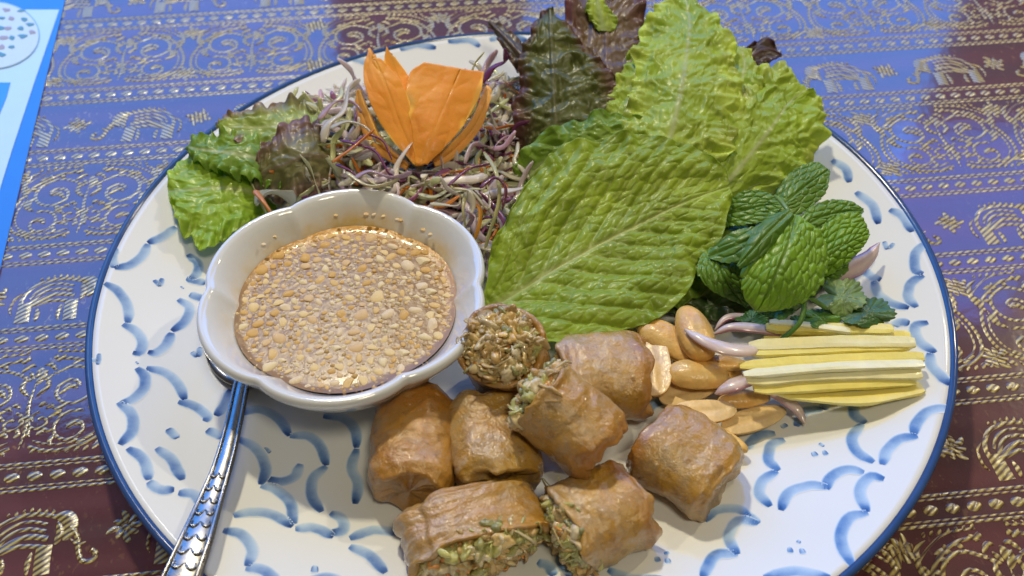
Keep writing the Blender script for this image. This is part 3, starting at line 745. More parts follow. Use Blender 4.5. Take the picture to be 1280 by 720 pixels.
    mA = cap(0, openA, -1, a); mB = cap(nu-1, openB, 1, b)
    mesh('wrapper', np.vstack(Vl), F, SKIN, root, attrs={'tint': np.vstack(Cl)})
    for opened, m, sg, sd in ((openA, mA, -1, 1), (openB, mB, 1, 2)):
        if opened:
            A = Acc(); bits_fill(A, m+T*sg*.0002, T*sg, S, Nn, wd*.425, ht*.425, 460, seed*10+sd, .0055, green)
            o = A.build('filling', FILL, root); tag(o, kind='stuff')
    return root
RL = [
 ('stubby roll piece standing on end against the sauce bowl, brown shredded filling upward', mm([(628, 432, 38), (640, 470, 10)]), .0262, .0250, True, False, 3, .45, None, .12, 2.2, 0),
 ('middle roll piece leaning on top of the heap, open end toward the bowl showing cabbage', mm([(676, 497, 36), (752, 563, 28)]), .0245, .0235, True, False, 5, .30, 1.0, .30, 2.2, 0),
 ('glossy roll piece behind the heap with one scorched dark end beside the peanuts', mm([(700, 474, 19), (803, 470, 18)]), .0300, .0220, False, False, 7, .10, .98, .2, 2.8, 0),
 ('separate roll piece at the right of the heap in front of the peanuts', mm([(814, 548, 18), (902, 606, 16.5)]), .0290, .0205, False, False, 9, .20, 0.0, .2, 3.0, 0),
 ('front roll piece between the middle and right pieces, green filling at its left end', mm([(712, 664, 17), (796, 626, 17.5)]), .0275, .0215, True, False, 12, .12, .9, .5, 2.7, 0),
 ('frontmost wide roll piece at the lower edge with cabbage filling toward the camera', mm([(600, 690, 16.5), (578, 628, 17)]), .0430, .0195, True, False, 15, .22, None, .42, 2.8, 0),
 ('browned roll piece tucked below the front of the sauce bowl', mm([(512, 612, 18), (524, 505, 18)]), .0265, .0215, False, False, 17, .65, .9, .2, 2.5, 0),
 ('pale mauve roll piece between the browned piece and the middle piece', mm([(628, 602, 18), (612, 508, 18)]), .0285, .0215, False, False, 19, .10, None, .2, 2.6, 0)]
for (lb, ab, wd, ht, oa, ob, sd, bw, be, gr, sq, ra) in RL:
    sq = min(sq, 2.45)
    roll(lb, ab[0], ab[1], wd, ht, oa, ob, sd, bw, be, gr, sq, ra)

# ------------------------------------------------------------------ leaves
def leaf(name, label, cat, L, M, R, nu=110, nv=90, mat=LEAF, col=((.10, .20, .02), (.22, .36, .04)), edge=None, edgew=.35, blister=.0010, cell=.0065, frill=.0, ffreq=5, serr=0.0, sfreq=20, camber=.0, rib=(.46, .56, .22), ribw=.0016, vein=.5, thick=.0005, seed=0, parent=None, group=None, shear=1.0, ribh=.0008, aniso=1.7, fold=0.0, foldn=4, bfade=0.0, crinkle=0.0, ruff=0.0, rfreq=12, latsp=0.0, latamp=.001, scal=0.0, outn=0.0):
    l, m, r_ = (cr(mm(q) if len(q[0]) == 3 else q, nu) for q in (L, M, R))
    s = np.r_[0, np.cumsum(np.linalg.norm(np.diff(m, axis=0), axis=1))]; Ln = s[-1]
    t = np.linspace(-1, 1, nv)
    at = np.abs(t)[None, :, None]; side = (t > 0)[None, :, None]
    tgt = np.where(side, r_[:, None, :], l[:, None, :])
    mid = m[:, None, :]
    if serr:
        sw = (s*1000/sfreq*6) if False else s/Ln*sfreq
        saw = (sw % 1.0); ss = (1-serr*(1-saw))
        rn = 1+serr*.6*fbm(sw*.7, sw*0+seed, seed, 2)
        tgt = mid+(tgt-mid)*(ss*rn)[:, None, None]
    if outn:
        o1_ = 1+outn*fbm(s*75+seed*5, s*0+3.3, seed+81, 2); o2_ = 1+outn*fbm(s*75+seed*9, s*0+8.8, seed+82, 2)
        tgt = mid+(tgt-mid)*np.where(side, o1_[:, None, None], o2_[:, None, None])
    if scal:
        q_ = s/Ln*rfreq*.42*2*math.pi
        q_ = q_+4*fbm(s*60, s*0+seed, seed+83, 2)
        e1_ = 1+scal*(np.sin(q_+seed)+.6*np.sin(q_*1.7+2*seed)); e2_ = 1+scal*(np.sin(q_*1.1+seed+2)+.6*np.sin(q_*1.9+seed))
        tgt = mid+(tgt-mid)*np.where(side, e1_[:, None, None], e2_[:, None, None])
    pos = mid+(tgt-mid)*at
    half = np.linalg.norm(tgt-mid, axis=2)       # nu x nv
    w = half*np.abs(t)[None, :]
    S = np.broadcast_to(s[:, None], w.shape)
    # normals
    du = np.gradient(pos, axis=0); dv = np.gradient(pos, axis=1); nn = np.cross(du, dv)
    ln = np.linalg.norm(nn, axis=2, keepdims=True); nn = nn/(ln+1e-12)
    gm = nn[2:-2, nv//2-2:nv//2+2].mean((0, 1)); gm /= np.linalg.norm(gm)
    if gm[2] < 0: nn = -nn; gm = -gm
    nn = np.where(ln < 1e-9, gm, nn); nn = nn*.7+gm*.3; nn /= np.linalg.norm(nn, axis=2, keepdims=True)
    sgn = np.where(t[None, :] > 0, 1, -1)
    c = (S-w*shear)/cell/aniso; d_ = (w+S*.25)/cell*sgn+sgn*13+.5*fbm(S/cell*.5, w/cell*.5, seed+31, 2)
    f1, f2 = voro(c+.35*fbm(S/cell, w/cell*sgn, seed, 2)+seed*7.3, d_, seed)
    pil = np.clip((f2-f1)/.55, 0, 1); pil = pil*(2-pil)
    at2 = np.abs(t)[None, :]
    ribm = np.exp(-(w/(ribw*(1.15-.85*S/Ln)))**2)
    at2 = np.abs(t)[None, :]
    fade = np.clip(np.sin(np.pi*np.clip(S/Ln, 0, 1))*2.2, 0, 1)
    bl_ = blister*(1-bfade*np.clip(1.15-1.5*S/Ln-.5*(t[None, :] > 0)*at2, 0, 1))
    disp = bl_*(pil-.4)*(1-ribm)*(.35+.65*fade)*(.8+.5*fbm(S*90, w*90*sgn, seed+3, 2)) + ribh*ribm
    disp = disp+.0012*blister/.001*fbm(S*60+seed, w*60*sgn, seed+6, 2)
    vl_ = 0*disp
    if latsp:
        cq = (S-w*shear*1.25)/latsp+.42*fbm(S*38, w*38*sgn, seed+51, 2)+(.5 if seed % 2 else .23)*(sgn > 0)
        fr_ = cq-np.floor(cq); dl = np.minimum(fr_, 1-fr_)*latsp
        vl_ = np.exp(-(dl/(.00055*(1.25-.9*at2)))**2)*np.clip(1.25-at2, 0, 1)*fade
        disp = disp+latamp*(np.sin(np.pi*fr_)**.6-.5)*np.clip(w/.006, 0, 1)*fade*(.7+.6*vnoise(S*120, w*120*sgn, seed+52))
    if crinkle:
        wx = .6*fbm(S*70, w*70*sgn, seed+61, 2); wy = .6*fbm(S*70+9, w*70*sgn, seed+62, 2)
        c1_ = 1-np.abs(fbm(S*125+wx*2, w*105*sgn+wy*2, seed+63, 2))*2.2; c2_ = 1-np.abs(fbm(S*290+wx*3, w*260*sgn+wy*3, seed+64, 2))*2.2
        disp = disp+crinkle*(.75*c1_+.32*c2_-.3)*np.clip(.35+at2*1.1, 0, 1)*(1-.65*at2**8)
    if ruff:
        rp = S/Ln*rfreq*2*math.pi+sgn*1.7+5.0*fbm(S*70, w*25*sgn, seed+71, 2)
        disp = disp+ruff*np.clip((at2-.55)/.45, 0, 1)**1.5*(np.sin(rp)+.5*np.sin(rp*2.1+1))*(.35+1.2*vnoise(S*110, sgn*5+0*w, seed+73))
    if fold: disp = disp+fold*np.cos(t[None, :]*foldn*math.pi+1.2*fbm(S*25, w*25*sgn, seed+21, 2))*np.sin(np.clip(S/Ln, 0, 1)*math.pi)**.6
    lat = np.zeros_like(disp)
    if frill:
        ph = S/Ln*ffreq*2*math.pi
        g = at2**2.2
        fr = np.sin(ph+2.5*fbm(S*70+seed, sgn*4+w*20, seed+1, 2)+sgn*1.3)+.55*np.sin(ph*2.3+sgn*2+3*fbm(S*120, w*40, seed+2, 2))+.12*np.sin(ph*4.1+w*300)
        disp = disp+frill*g*fr
        lat = frill*.35*g*np.cos(ph*1.7+sgn)*at2
    disp = disp+camber*(1-at2**2)
    pos = pos+nn*disp[..., None]
    lv = (tgt-mid); lv = lv/(np.linalg.norm(lv, axis=2, keepdims=True)+1e-9)
    pos = pos+lv*lat[..., None]
    c1, c2 = np.array(col[0]), np.array(col[1])
    k = np.clip(.5+.7*fbm(S*70+seed*3, w*70*sgn, seed+9, 3), 0, 1)[..., None]
    cc = c1*(1-k)+c2*k
    if vein: cc = cc*(1-vein*(1-pil[..., None])*.35)+np.array(rib)*(vein*.35*np.clip(1-pil*2.2, 0, 1)[..., None])
    cc = cc*(1-ribm[..., None]*.8)+np.array(rib)*ribm[..., None]*.8
    if latsp: cc = cc*(1-vl_[..., None]*.55)+np.array(rib)*vl_[..., None]*.55
    if edge is not None:
        ek = np.clip((at2-(1-edgew)+.35*fbm(S*80, w*80*sgn, seed+5, 3))/edgew, 0, 1)[..., None]; cc = cc*(1-ek)+np.array(edge)*ek*(.6+.8*vnoise(S*200, w*200, seed+8)[..., None])
    org = np.array(M[0]) if False else m[0]
    if parent is not None: org = np.array(parent.location)
    F = gridf(nu, nv)
    if parent is None:
        o = mesh(name, (pos-org).reshape(-1, 3), F, mat, None, attrs={'tint': cc.reshape(-1, 3)}, loc=tuple(org)); tag(o, label, cat, group)
    else:
        o = mesh(name, (pos-org).reshape(-1, 3), F, mat, parent, attrs={'tint': cc.reshape(-1, 3)})
    solid(o, thick); return o

ROM = ((.24, .37, .014), (.42, .55, .035))
leaf('romaine_leaf', 'large pale green romaine leaf fanning out between sauce bowl and peanuts', 'lettuce leaf',
     [(606, 378, 12), (612, 335, 20), (632, 270, 29), (672, 210, 36), (735, 172, 40), (815, 168, 41), (870, 180, 40), (908, 214, 36)],
     [(606, 390, 11), (655, 362, 17), (725, 320, 22), (795, 283, 26), (860, 252, 30), (912, 232, 33)],
     [(610, 408, 11), (640, 428, 15), (690, 424, 17), (745, 424, 17), (792, 408, 18), (838, 384, 20), (868, 348, 23), (892, 318, 25), (905, 285, 28), (915, 245, 32)],
     200, 210, col=ROM, blister=.0007, cell=.0040, ribw=.0016, fold=.0010, foldn=3.2, bfade=.5, seed=2, shear=1.15, rib=(.62, .68, .26), vein=.22, aniso=1.5, ribh=-.0005,
     latsp=.0105, latamp=.0013, crinkle=.0012, ruff=.0012, rfreq=8, scal=.030, outn=.10, thick=.0004)
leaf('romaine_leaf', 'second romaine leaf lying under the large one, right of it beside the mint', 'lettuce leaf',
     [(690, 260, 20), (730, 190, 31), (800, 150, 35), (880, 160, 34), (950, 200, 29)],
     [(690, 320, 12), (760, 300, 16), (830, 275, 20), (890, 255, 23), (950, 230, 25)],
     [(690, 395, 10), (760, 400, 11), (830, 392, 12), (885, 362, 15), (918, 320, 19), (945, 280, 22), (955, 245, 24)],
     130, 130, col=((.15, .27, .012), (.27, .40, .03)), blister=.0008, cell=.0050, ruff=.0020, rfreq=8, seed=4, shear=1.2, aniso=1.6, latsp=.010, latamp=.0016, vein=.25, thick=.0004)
CUR = ((.30, .46, .02), (.52, .64, .07)); CE = (.58, .68, .10)
CK = dict(blister=.0003, cell=.0050, vein=.10, crinkle=.0026, ruff=.0007, scal=.040, outn=.14, frill=.0016, ffreq=4, rib=(.55, .60, .28), ribw=.0013, ribh=.0, thick=.0004)
leaf('curly_lettuce_leaf', 'tall bright green curly lettuce leaf standing at the back centre', 'lettuce leaf',
     [(760, 250, 18), (768, 185, 34), (784, 120, 42), (798, 60, 47), (808, 25, 50), (832, 4, 53), (850, -6, 54)],
     [(800, 255, 18), (830, 195, 36), (848, 130, 44), (858, 70, 49), (862, 30, 52), (856, -6, 54)],
     [(860, 260, 18), (905, 200, 32), (925, 140, 39), (925, 90, 44), (915, 50, 49), (895, 20, 52), (864, -6, 54)],
     190, 190, col=CUR, rfreq=15, seed=6, edge=CE, edgew=.3, **CK)
leaf('curly_lettuce_leaf', 'bright green curly lettuce leaf at the back right, behind the mint', 'lettuce leaf',
     [(850, 275, 18), (880, 200, 32), (915, 130, 40), (945, 90, 42), (972, 78, 43), (1002, 104, 40)],
     [(860, 285, 18), (920, 215, 30), (960, 165, 36), (985, 130, 38), (1008, 112, 39)],
     [(880, 300, 16), (950, 262, 20), (1000, 225, 24), (1030, 180, 29), (1034, 145, 34), (1024, 120, 37), (1010, 112, 39)],
     170, 160, col=CUR, rfreq=13, seed=8, edge=CE, edgew=.3, **CK)
leaf('curly_lettuce_leaf', 'yellow-green curly lettuce lobe wedged between the two tall curly leaves', 'lettuce leaf',
     [(840, 240, 18), (868, 180, 30), (893, 120, 38), (902, 80, 43), (915, 56, 45)],
     [(860, 245, 17), (895, 185, 30), (918, 125, 38), (930, 85, 42), (926, 58, 45)],
     [(885, 250, 16), (925, 195, 29), (946, 140, 36), (950, 95, 41), (938, 62, 44)],
     150, 130, col=CUR, rfreq=13, seed=33, edge=CE, edgew=.3, **CK)
leaf('curly_lettuce_leaf', 'curly lettuce lobe turned outward along the left side of the tall curly leaf', 'lettuce leaf',
     [(745, 215, 20), (752, 160, 32), (768, 110, 39), (785, 70, 43), (806, 44, 46)],
     [(765, 225, 19), (778, 165, 33), (790, 115, 40), (802, 75, 44), (812, 46, 46)],
     [(800, 230, 19), (812, 170, 33), (820, 120, 40), (824, 80, 44), (818, 48, 46)],
     140, 120, col=CUR, rfreq=12, seed=35, edge=CE, edgew=.3, **CK)
leaf('curly_lettuce_leaf', 'green lettuce leaf folded between the big romaine and the tall curly leaf', 'lettuce leaf',
     [(640, 225, 20), (655, 185, 31), (700, 155, 37), (760, 140, 40), (840, 150, 40)],
     [(640, 235, 18), (690, 200, 29), (740, 182, 34), (790, 175, 36), (850, 170, 36)],
     [(650, 260, 15), (700, 245, 22), (760, 225, 27), (820, 210, 30), (860, 195, 32)],
     130, 120, col=((.17, .32, .012), (.30, .46, .03)), rfreq=7, seed=10, **CK)
leaf('curly_lettuce_leaf', 'pale yellow-green lettuce tip poking up at the top edge between purple leaves', 'lettuce leaf',
     [(748, 40, 46), (735, 20, 50), (732, 8, 52), (742, -6, 54)], [(755, 40, 46), (750, 20, 50), (748, 8, 52), (745, -6, 54)], [(768, 40, 46), (772, 24, 49), (760, 10, 52), (750, -6, 54)],
     50, 50, col=CUR, blister=.0004, cell=.004, crinkle=.0012, ruff=.0015, rfreq=4, seed=12)
PUR = (.15, .06, .04)
leaf('red_lettuce_leaf', 'dark olive red-leaf lettuce standing upright right of the carrot flower', 'lettuce leaf',
     [(655, 215, 14), (640, 170, 26), (645, 120, 35), (655, 70, 42), (670, 30, 48), (684, 10, 51)],
     [(690, 220, 14), (694, 165, 30), (693, 110, 39), (690, 60, 46), (688, 11, 52)],
     [(760, 225, 14), (790, 165, 30), (775, 110, 38), (742, 70, 44), (712, 35, 49), (692, 10, 52)],
     130, 120, col=((.085, .105, .018), (.17, .19, .035)), edge=PUR, edgew=.40, blister=.0004, cell=.0075, crinkle=.0034, ruff=.0008, rfreq=9, scal=.04, outn=.15, frill=.0020, ffreq=2.0, seed=14, vein=.3, rib=(.16, .16, .06))
leaf('red_lettuce_leaf', 'purple-brown red-leaf lettuce at the top edge left of the curly leaf', 'lettuce leaf',
     [(735, 160, 22), (712, 110, 36), (704, 60, 42), (705, 15, 48), (715, -14, 51), (765, -16, 52)],
     [(765, 170, 22), (762, 110, 37), (758, 60, 43), (760, 20, 48), (768, -14, 52)],
     [(805, 170, 22), (822, 110, 36), (822, 60, 42), (808, 25, 47), (802, -2, 50), (775, -14, 52)],
     110, 110, col=((.15, .09, .055), (.24, .16, .085)), edge=(.16, .05, .05), edgew=.6, blister=.0004, cell=.007, crinkle=.0026, ruff=.0008, rfreq=10, scal=.04, outn=.15, frill=.0020, ffreq=2.2, seed=16, vein=.25, rib=(.22, .13, .09))
leaf('red_lettuce_leaf', 'small dark red lettuce tip above the plate\'s far rim, left of the olive leaf', 'lettuce leaf',
     [(690, 90, 30), (660, 60, 36), (630, 34, 38), (612, 27, 38)], [(685, 100, 30), (655, 72, 35), (632, 48, 37), (612, 28, 38)], [(680, 110, 28), (650, 92, 31), (632, 66, 34), (614, 32, 37)],
     60, 50, col=((.06, .04, .02), (.10, .08, .03)), edge=PUR, edgew=.5, blister=.0004, cell=.005, crinkle=.0014, ruff=.0022, rfreq=4, seed=18, vein=.1, rib=(.12, .07, .04))
leaf('red_lettuce_leaf', 'tiny dark purple lettuce tip sticking out right of the curly leaves', 'lettuce leaf',
     [(900, 100, 30), (935, 58, 38), (960, 48, 40), (976, 67, 38)], [(905, 110, 30), (940, 72, 36), (960, 62, 38), (977, 68, 38)], [(915, 120, 28), (945, 88, 34), (962, 78, 36), (977, 70, 38)],
     50, 40, col=((.06, .03, .02), (.09, .05, .03)), edge=(.07, .012, .014), edgew=.7, blister=.0008, cell=.005, ruff=.0012, rfreq=3, seed=20, vein=.1, rib=(.10, .03, .03))
leaf('curly_lettuce_leaf', 'bright green curly lettuce leaf at the plate\'s left edge behind the bowl', 'lettuce leaf',
     [(345, 235, 17), (310, 200, 27), (268, 185, 28), (240, 190, 27), (218, 208, 25), (211, 232, 23)],
     [(345, 255, 15), (310, 240, 23), (270, 236, 25), (238, 238, 25), (211, 240, 23)],
     [(345, 280, 13), (312, 285, 18), (280, 300, 19), (262, 312, 19), (242, 300, 21), (222, 280, 22), (212, 252, 23)],
     150, 150, col=((.24, .44, .015), (.46, .64, .05)), rfreq=12, seed=22, edge=(.50, .68, .07), edgew=.3, **CK)
leaf('curly_lettuce_leaf', 'darker green lettuce leaf lying on the bright leaf at the plate\'s left', 'lettuce leaf',
     [(350, 195, 26), (310, 168, 33), (265, 166, 33), (232, 178, 31)], [(350, 215, 26), (310, 196, 32), (268, 190, 32), (230, 184, 31)], [(350, 240, 24), (312, 228, 28), (275, 216, 29), (245, 203, 29), (232, 188, 31)],
     80, 80, col=((.16, .32, .02), (.34, .52, .05)), rfreq=9, seed=24, **dict(CK, ruff=.0012))
leaf('red_lettuce_leaf', 'green lettuce leaf with purple blush overhanging the far left rim', 'lettuce leaf',
     [(420, 150, 28), (370, 128, 35), (320, 136, 36), (286, 143, 35), (268, 156, 34)], [(420, 180, 27), (370, 160, 34), (320, 160, 34), (270, 158, 34)], [(420, 210, 24), (370, 198, 30), (325, 190, 31), (290, 178, 32), (270, 160, 34)],
     90, 80, col=((.26, .38, .06), (.46, .54, .12)), edge=(.36, .20, .18), edgew=.55, rfreq=9, seed=26, **dict(CK, ruff=.0014))
leaf('red_lettuce_leaf', 'dark brown-purple lettuce leaf between the left green leaves and the salad shreds', 'lettuce leaf',
     [(430, 165, 27), (380, 150, 36), (340, 172, 35), (318, 205, 30)], [(430, 200, 26), (388, 195, 34), (350, 208, 32), (318, 222, 27)], [(430, 245, 17), (385, 250, 22), (345, 252, 22), (318, 240, 23)],
     80, 80, col=((.17, .17, .05), (.28, .25, .10)), edge=(.26, .13, .12), edgew=.6, rfreq=6, seed=28, **dict(CK, ruff=.0012, rib=(.20, .14, .08)))
leaf('lettuce_base_leaf', 'olive lettuce leaf spread flat beneath the shredded salad', 'lettuce leaf',
     [(350, 240, 14), (372, 165, 22), (430, 135, 24), (520, 122, 24), (610, 122, 23), (650, 145, 20)], [(350, 245, 14), (440, 190, 20), (520, 165, 22), (600, 165, 22), (655, 175, 20)], [(350, 250, 14), (450, 262, 13), (540, 262, 13), (620, 255, 13), (655, 220, 15)],
     90, 80, col=((.20, .22, .07), (.36, .34, .14)), edge=(.30, .18, .16), edgew=.5, blister=.0014, cell=.006, frill=.0016, ffreq=5, seed=30)
leaf('lettuce_base_leaf', 'dark green leaf added in place of the shadow beneath the mint, behind the peanuts', 'lettuce leaf',  # added sheet whose dark colour paints the shadow under the mint
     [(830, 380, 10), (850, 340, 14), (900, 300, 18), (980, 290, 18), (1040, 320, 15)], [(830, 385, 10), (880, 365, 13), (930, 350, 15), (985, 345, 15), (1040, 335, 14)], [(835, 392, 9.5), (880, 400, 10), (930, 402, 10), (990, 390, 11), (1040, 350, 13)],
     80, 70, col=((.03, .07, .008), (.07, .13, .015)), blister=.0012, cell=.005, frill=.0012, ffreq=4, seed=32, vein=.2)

# ------------------------------------------------------------------ mint sprig
mint = empty('mint_sprig', P(975, 330, .020), 'sprig of fresh mint with quilted leaves in front of the curly lettuce', 'mint sprig')
MC = ((.16, .34, .012), (.28, .50, .03))
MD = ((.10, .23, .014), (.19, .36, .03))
def mleaf(L, M, R, col=MC, seed=0, bl=.0008, cell=.0026, **k):
    return leaf('mint_leaf', None, None, L, M, R, 110, 100, MINT, col=col, blister=bl, cell=cell, ribw=.0007, ribh=-.0008, serr=.07, sfreq=11, vein=.35, rib=(.16, .30, .05), thick=.0004, seed=seed, parent=mint, shear=1.1, aniso=1.6, **k)
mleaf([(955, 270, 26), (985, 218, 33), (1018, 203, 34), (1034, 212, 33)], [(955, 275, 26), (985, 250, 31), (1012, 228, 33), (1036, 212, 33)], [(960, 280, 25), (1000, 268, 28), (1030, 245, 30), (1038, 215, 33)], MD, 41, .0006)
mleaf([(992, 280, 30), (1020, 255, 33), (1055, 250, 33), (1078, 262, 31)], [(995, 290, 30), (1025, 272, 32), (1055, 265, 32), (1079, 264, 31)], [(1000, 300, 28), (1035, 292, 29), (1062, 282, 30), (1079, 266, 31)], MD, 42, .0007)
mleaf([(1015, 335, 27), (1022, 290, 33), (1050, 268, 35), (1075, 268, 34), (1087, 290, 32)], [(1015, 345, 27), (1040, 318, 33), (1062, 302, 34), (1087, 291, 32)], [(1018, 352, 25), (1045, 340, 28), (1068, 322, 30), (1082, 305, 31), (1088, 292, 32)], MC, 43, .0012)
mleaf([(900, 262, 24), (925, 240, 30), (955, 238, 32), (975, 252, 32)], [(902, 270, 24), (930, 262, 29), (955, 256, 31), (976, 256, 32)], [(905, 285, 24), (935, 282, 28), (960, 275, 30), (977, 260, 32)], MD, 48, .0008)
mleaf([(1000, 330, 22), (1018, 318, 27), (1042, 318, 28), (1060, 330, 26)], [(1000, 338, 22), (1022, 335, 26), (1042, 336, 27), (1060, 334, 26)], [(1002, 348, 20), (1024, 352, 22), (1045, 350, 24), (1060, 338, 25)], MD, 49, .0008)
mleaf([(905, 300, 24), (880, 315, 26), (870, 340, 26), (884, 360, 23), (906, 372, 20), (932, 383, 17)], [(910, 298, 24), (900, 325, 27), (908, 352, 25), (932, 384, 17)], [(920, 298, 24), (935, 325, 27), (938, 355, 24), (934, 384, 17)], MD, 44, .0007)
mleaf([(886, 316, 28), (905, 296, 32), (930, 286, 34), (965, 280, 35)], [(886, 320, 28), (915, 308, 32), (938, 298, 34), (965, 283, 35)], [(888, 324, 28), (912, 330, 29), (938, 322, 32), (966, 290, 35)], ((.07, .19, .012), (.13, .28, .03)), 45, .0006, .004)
mleaf([(990, 268, 42), (950, 290, 42), (928, 330, 39), (928, 368, 34), (944, 388, 30)], [(995, 270, 42), (985, 305, 43), (968, 345, 39), (945, 389, 30)], [(1000, 270, 42), (1028, 295, 39), (1037, 330, 35), (1020, 366, 32), (985, 386, 30), (947, 390, 30)], MC, 46, .0011, .0030, camber=.002)
mleaf([(984, 262, 46), (955, 275, 46), (935, 300, 44), (922, 332, 40)], [(988, 266, 46), (964, 288, 46), (945, 308, 44), (922, 334, 40)], [(992, 272, 45), (972, 300, 44), (950, 322, 42), (924, 336, 40)], ((.08, .20, .012), (.12, .26, .025)), 47, .0004, .004, camber=.001)
def stem(name, pts, w, col, parent=None, label=None, cat=None, mat=MINT):
    p = cr(mm(pts), 24); org = np.array(parent.location) if parent else p[0]
    v, f = tube(p-org, w, w*.85, 8, taper=np.interp(np.linspace(0, 1, 24), [0, .1, .9, 1], [.6, 1, 1, .5]))
    o = mesh(name, v, f, mat, parent, attrs={'tint': np.tile(np.array(col), (len(v), 1))}, loc=None if parent else tuple(org))
    if label: tag(o, label, cat)
    return o
stem('stem', [(968, 245, 36), (975, 250, 44), (984, 262, 46), (990, 275, 44)], .0016, (.22, .36, .10), mint)
stem('stem', [(997, 275, 30), (992, 310, 26), (985, 350, 18)], .0020, (.16, .28, .06), mint)

# ------------------------------------------------------------------ coriander
cor = empty('coriander_sprig', P(1040, 390, .020), 'flat-leaved coriander sprig lying on the ginger below the mint', 'coriander sprig')
def cleaf(cx, cy, rx, ry, z, rot, col, seed, tilt=0, droop=.3):
    """lobed toothed leaf round a pixel centre; rx, ry pixels"""
    nr_, na_ = 22, 180; r = R0(seed); v = []; cc = []
    org = np.array(cor.location)
    a = np.arange(na_)/na_*2*math.pi
    rad = (.74+.20*np.abs(np.cos(2.5*(a)))**.7+.06*np.abs(np.sin(11*a+seed))**.7+.03*np.sin(23*a+2*seed)); rad *= 1-.35*np.exp(-((a-math.pi)/.22)**2)
    for i in range(nr_):
        q = (i+.02)/(nr_-1)
        for j in range(na_):
            x = q*rad[j]*math.cos(a[j]); y = q*rad[j]*math.sin(a[j])
            X = x*math.cos(rot)-y*math.sin(rot); Y = x*math.sin(rot)+y*math.cos(rot)
            vn = np.abs(np.cos(2.5*a[j]))**14*q
            zz = z+tilt*X+(-droop*.004*q**2+.0012*math.sin(a[j]*3+seed)*q**2)*1000-.35*vn+.25*fbm(x*9, y*9, seed, 2)
            p = P(cx+X*rx, cy+Y*ry, zz*.001); v.append(p-org)
            c = np.array(col)*(1+.5*fbm(x*5+seed, y*5, seed+2, 3)); cc.append(np.clip(c*(1-.0*vn)+np.array((.10, .16, .05))*vn*.5, 0.005, 1))
    o = mesh('coriander_leaf', v, [tuple(reversed(q)) for q in gridf(nr_, na_, wrapv=True)], MINT, cor, attrs={'tint': np.array(cc)}); solid(o, .00035)
cleaf(1052, 371, 32, 25, 26, .3, (.19, .30, .09), 1)
cleaf(1084, 391, 37, 20, 25, .15, (.055, .14, .035), 2)
cleaf(1024, 398, 28, 13, 24, .2, (.13, .30, .035), 3)
cleaf(973, 388, 20, 12, 24, .1, (.10, .26, .03), 4)
cleaf(939, 401, 22, 13, 19, -.2, (.060, .170, .020), 5)
cleaf(1000, 404, 20, 10, 22, .5, (.065, .170, .020), 6)
stem('stem', [(1006, 370, 31), (1003, 396, 29), (992, 412, 26), (974, 426, 22)], .0018, (.10, .24, .035), cor)
stem('stem', [(990, 360, 33), (1012, 372, 30), (1034, 386, 27)], .0018, (.13, .26, .05), cor)

# ------------------------------------------------------------------ ginger matchsticks
def strip(name, label, cat, p0, pm, p1, w, h, cols, mat, group, seed, n=26, roll=0.0, squared=True, taper=(.55, .07, .03, .75)):
    r = R0(seed); path = cr([p0, pm, p1], n); org = path[n//2].copy(); path = path-org
    u = np.linspace(0, 1, n)
    tp = np.interp(u, [0, taper[1], 1-taper[2], 1], [taper[0], 1, 1, taper[3]])
    k = 8
    T, S, Nn = frames(path); v = []; cc = []
    sh = [(-1, -.9), (-.3, -1), (.8, -1), (1, -.5), (1, .8), (.4, 1), (-.8, .95), (-1, .4)]
    for i in range(n):
        c, s = math.cos(roll), math.sin(roll); A_ = S[i]*c+Nn[i]*s; B_ = -S[i]*s+Nn[i]*c
        for (a, b) in sh:
            ja = 1+.20*fbm(np.array(u[i]*7.), np.array(a*3+b*2+seed*9.), seed, 2)
            v.append(path[i]+A_*a*w/2*tp[i]*ja+B_*b*h/2*tp[i]*ja)
            m = float(np.clip(.5+.8*fbm(np.array(u[i]*3.), np.array(a*2+seed*5.), seed+2, 2), 0, 1)); cc.append(np.array(cols[0])*(1-m)+np.array(cols[1])*m)
    f = [tuple(reversed(q)) for q in gridf(n, k, wrapv=True)]+[tuple(range(k)), tuple(reversed(range((n-1)*k, n*k)))]
    o = mesh(name, v, f, mat, None, False, attrs={'tint': np.array(cc)}, loc=tuple(org)); tag(o, label, cat, group); return o
GC = ((.86, .76, .30), (.92, .90, .66)); GY = ((.84, .68, .13), (.89, .80, .28))
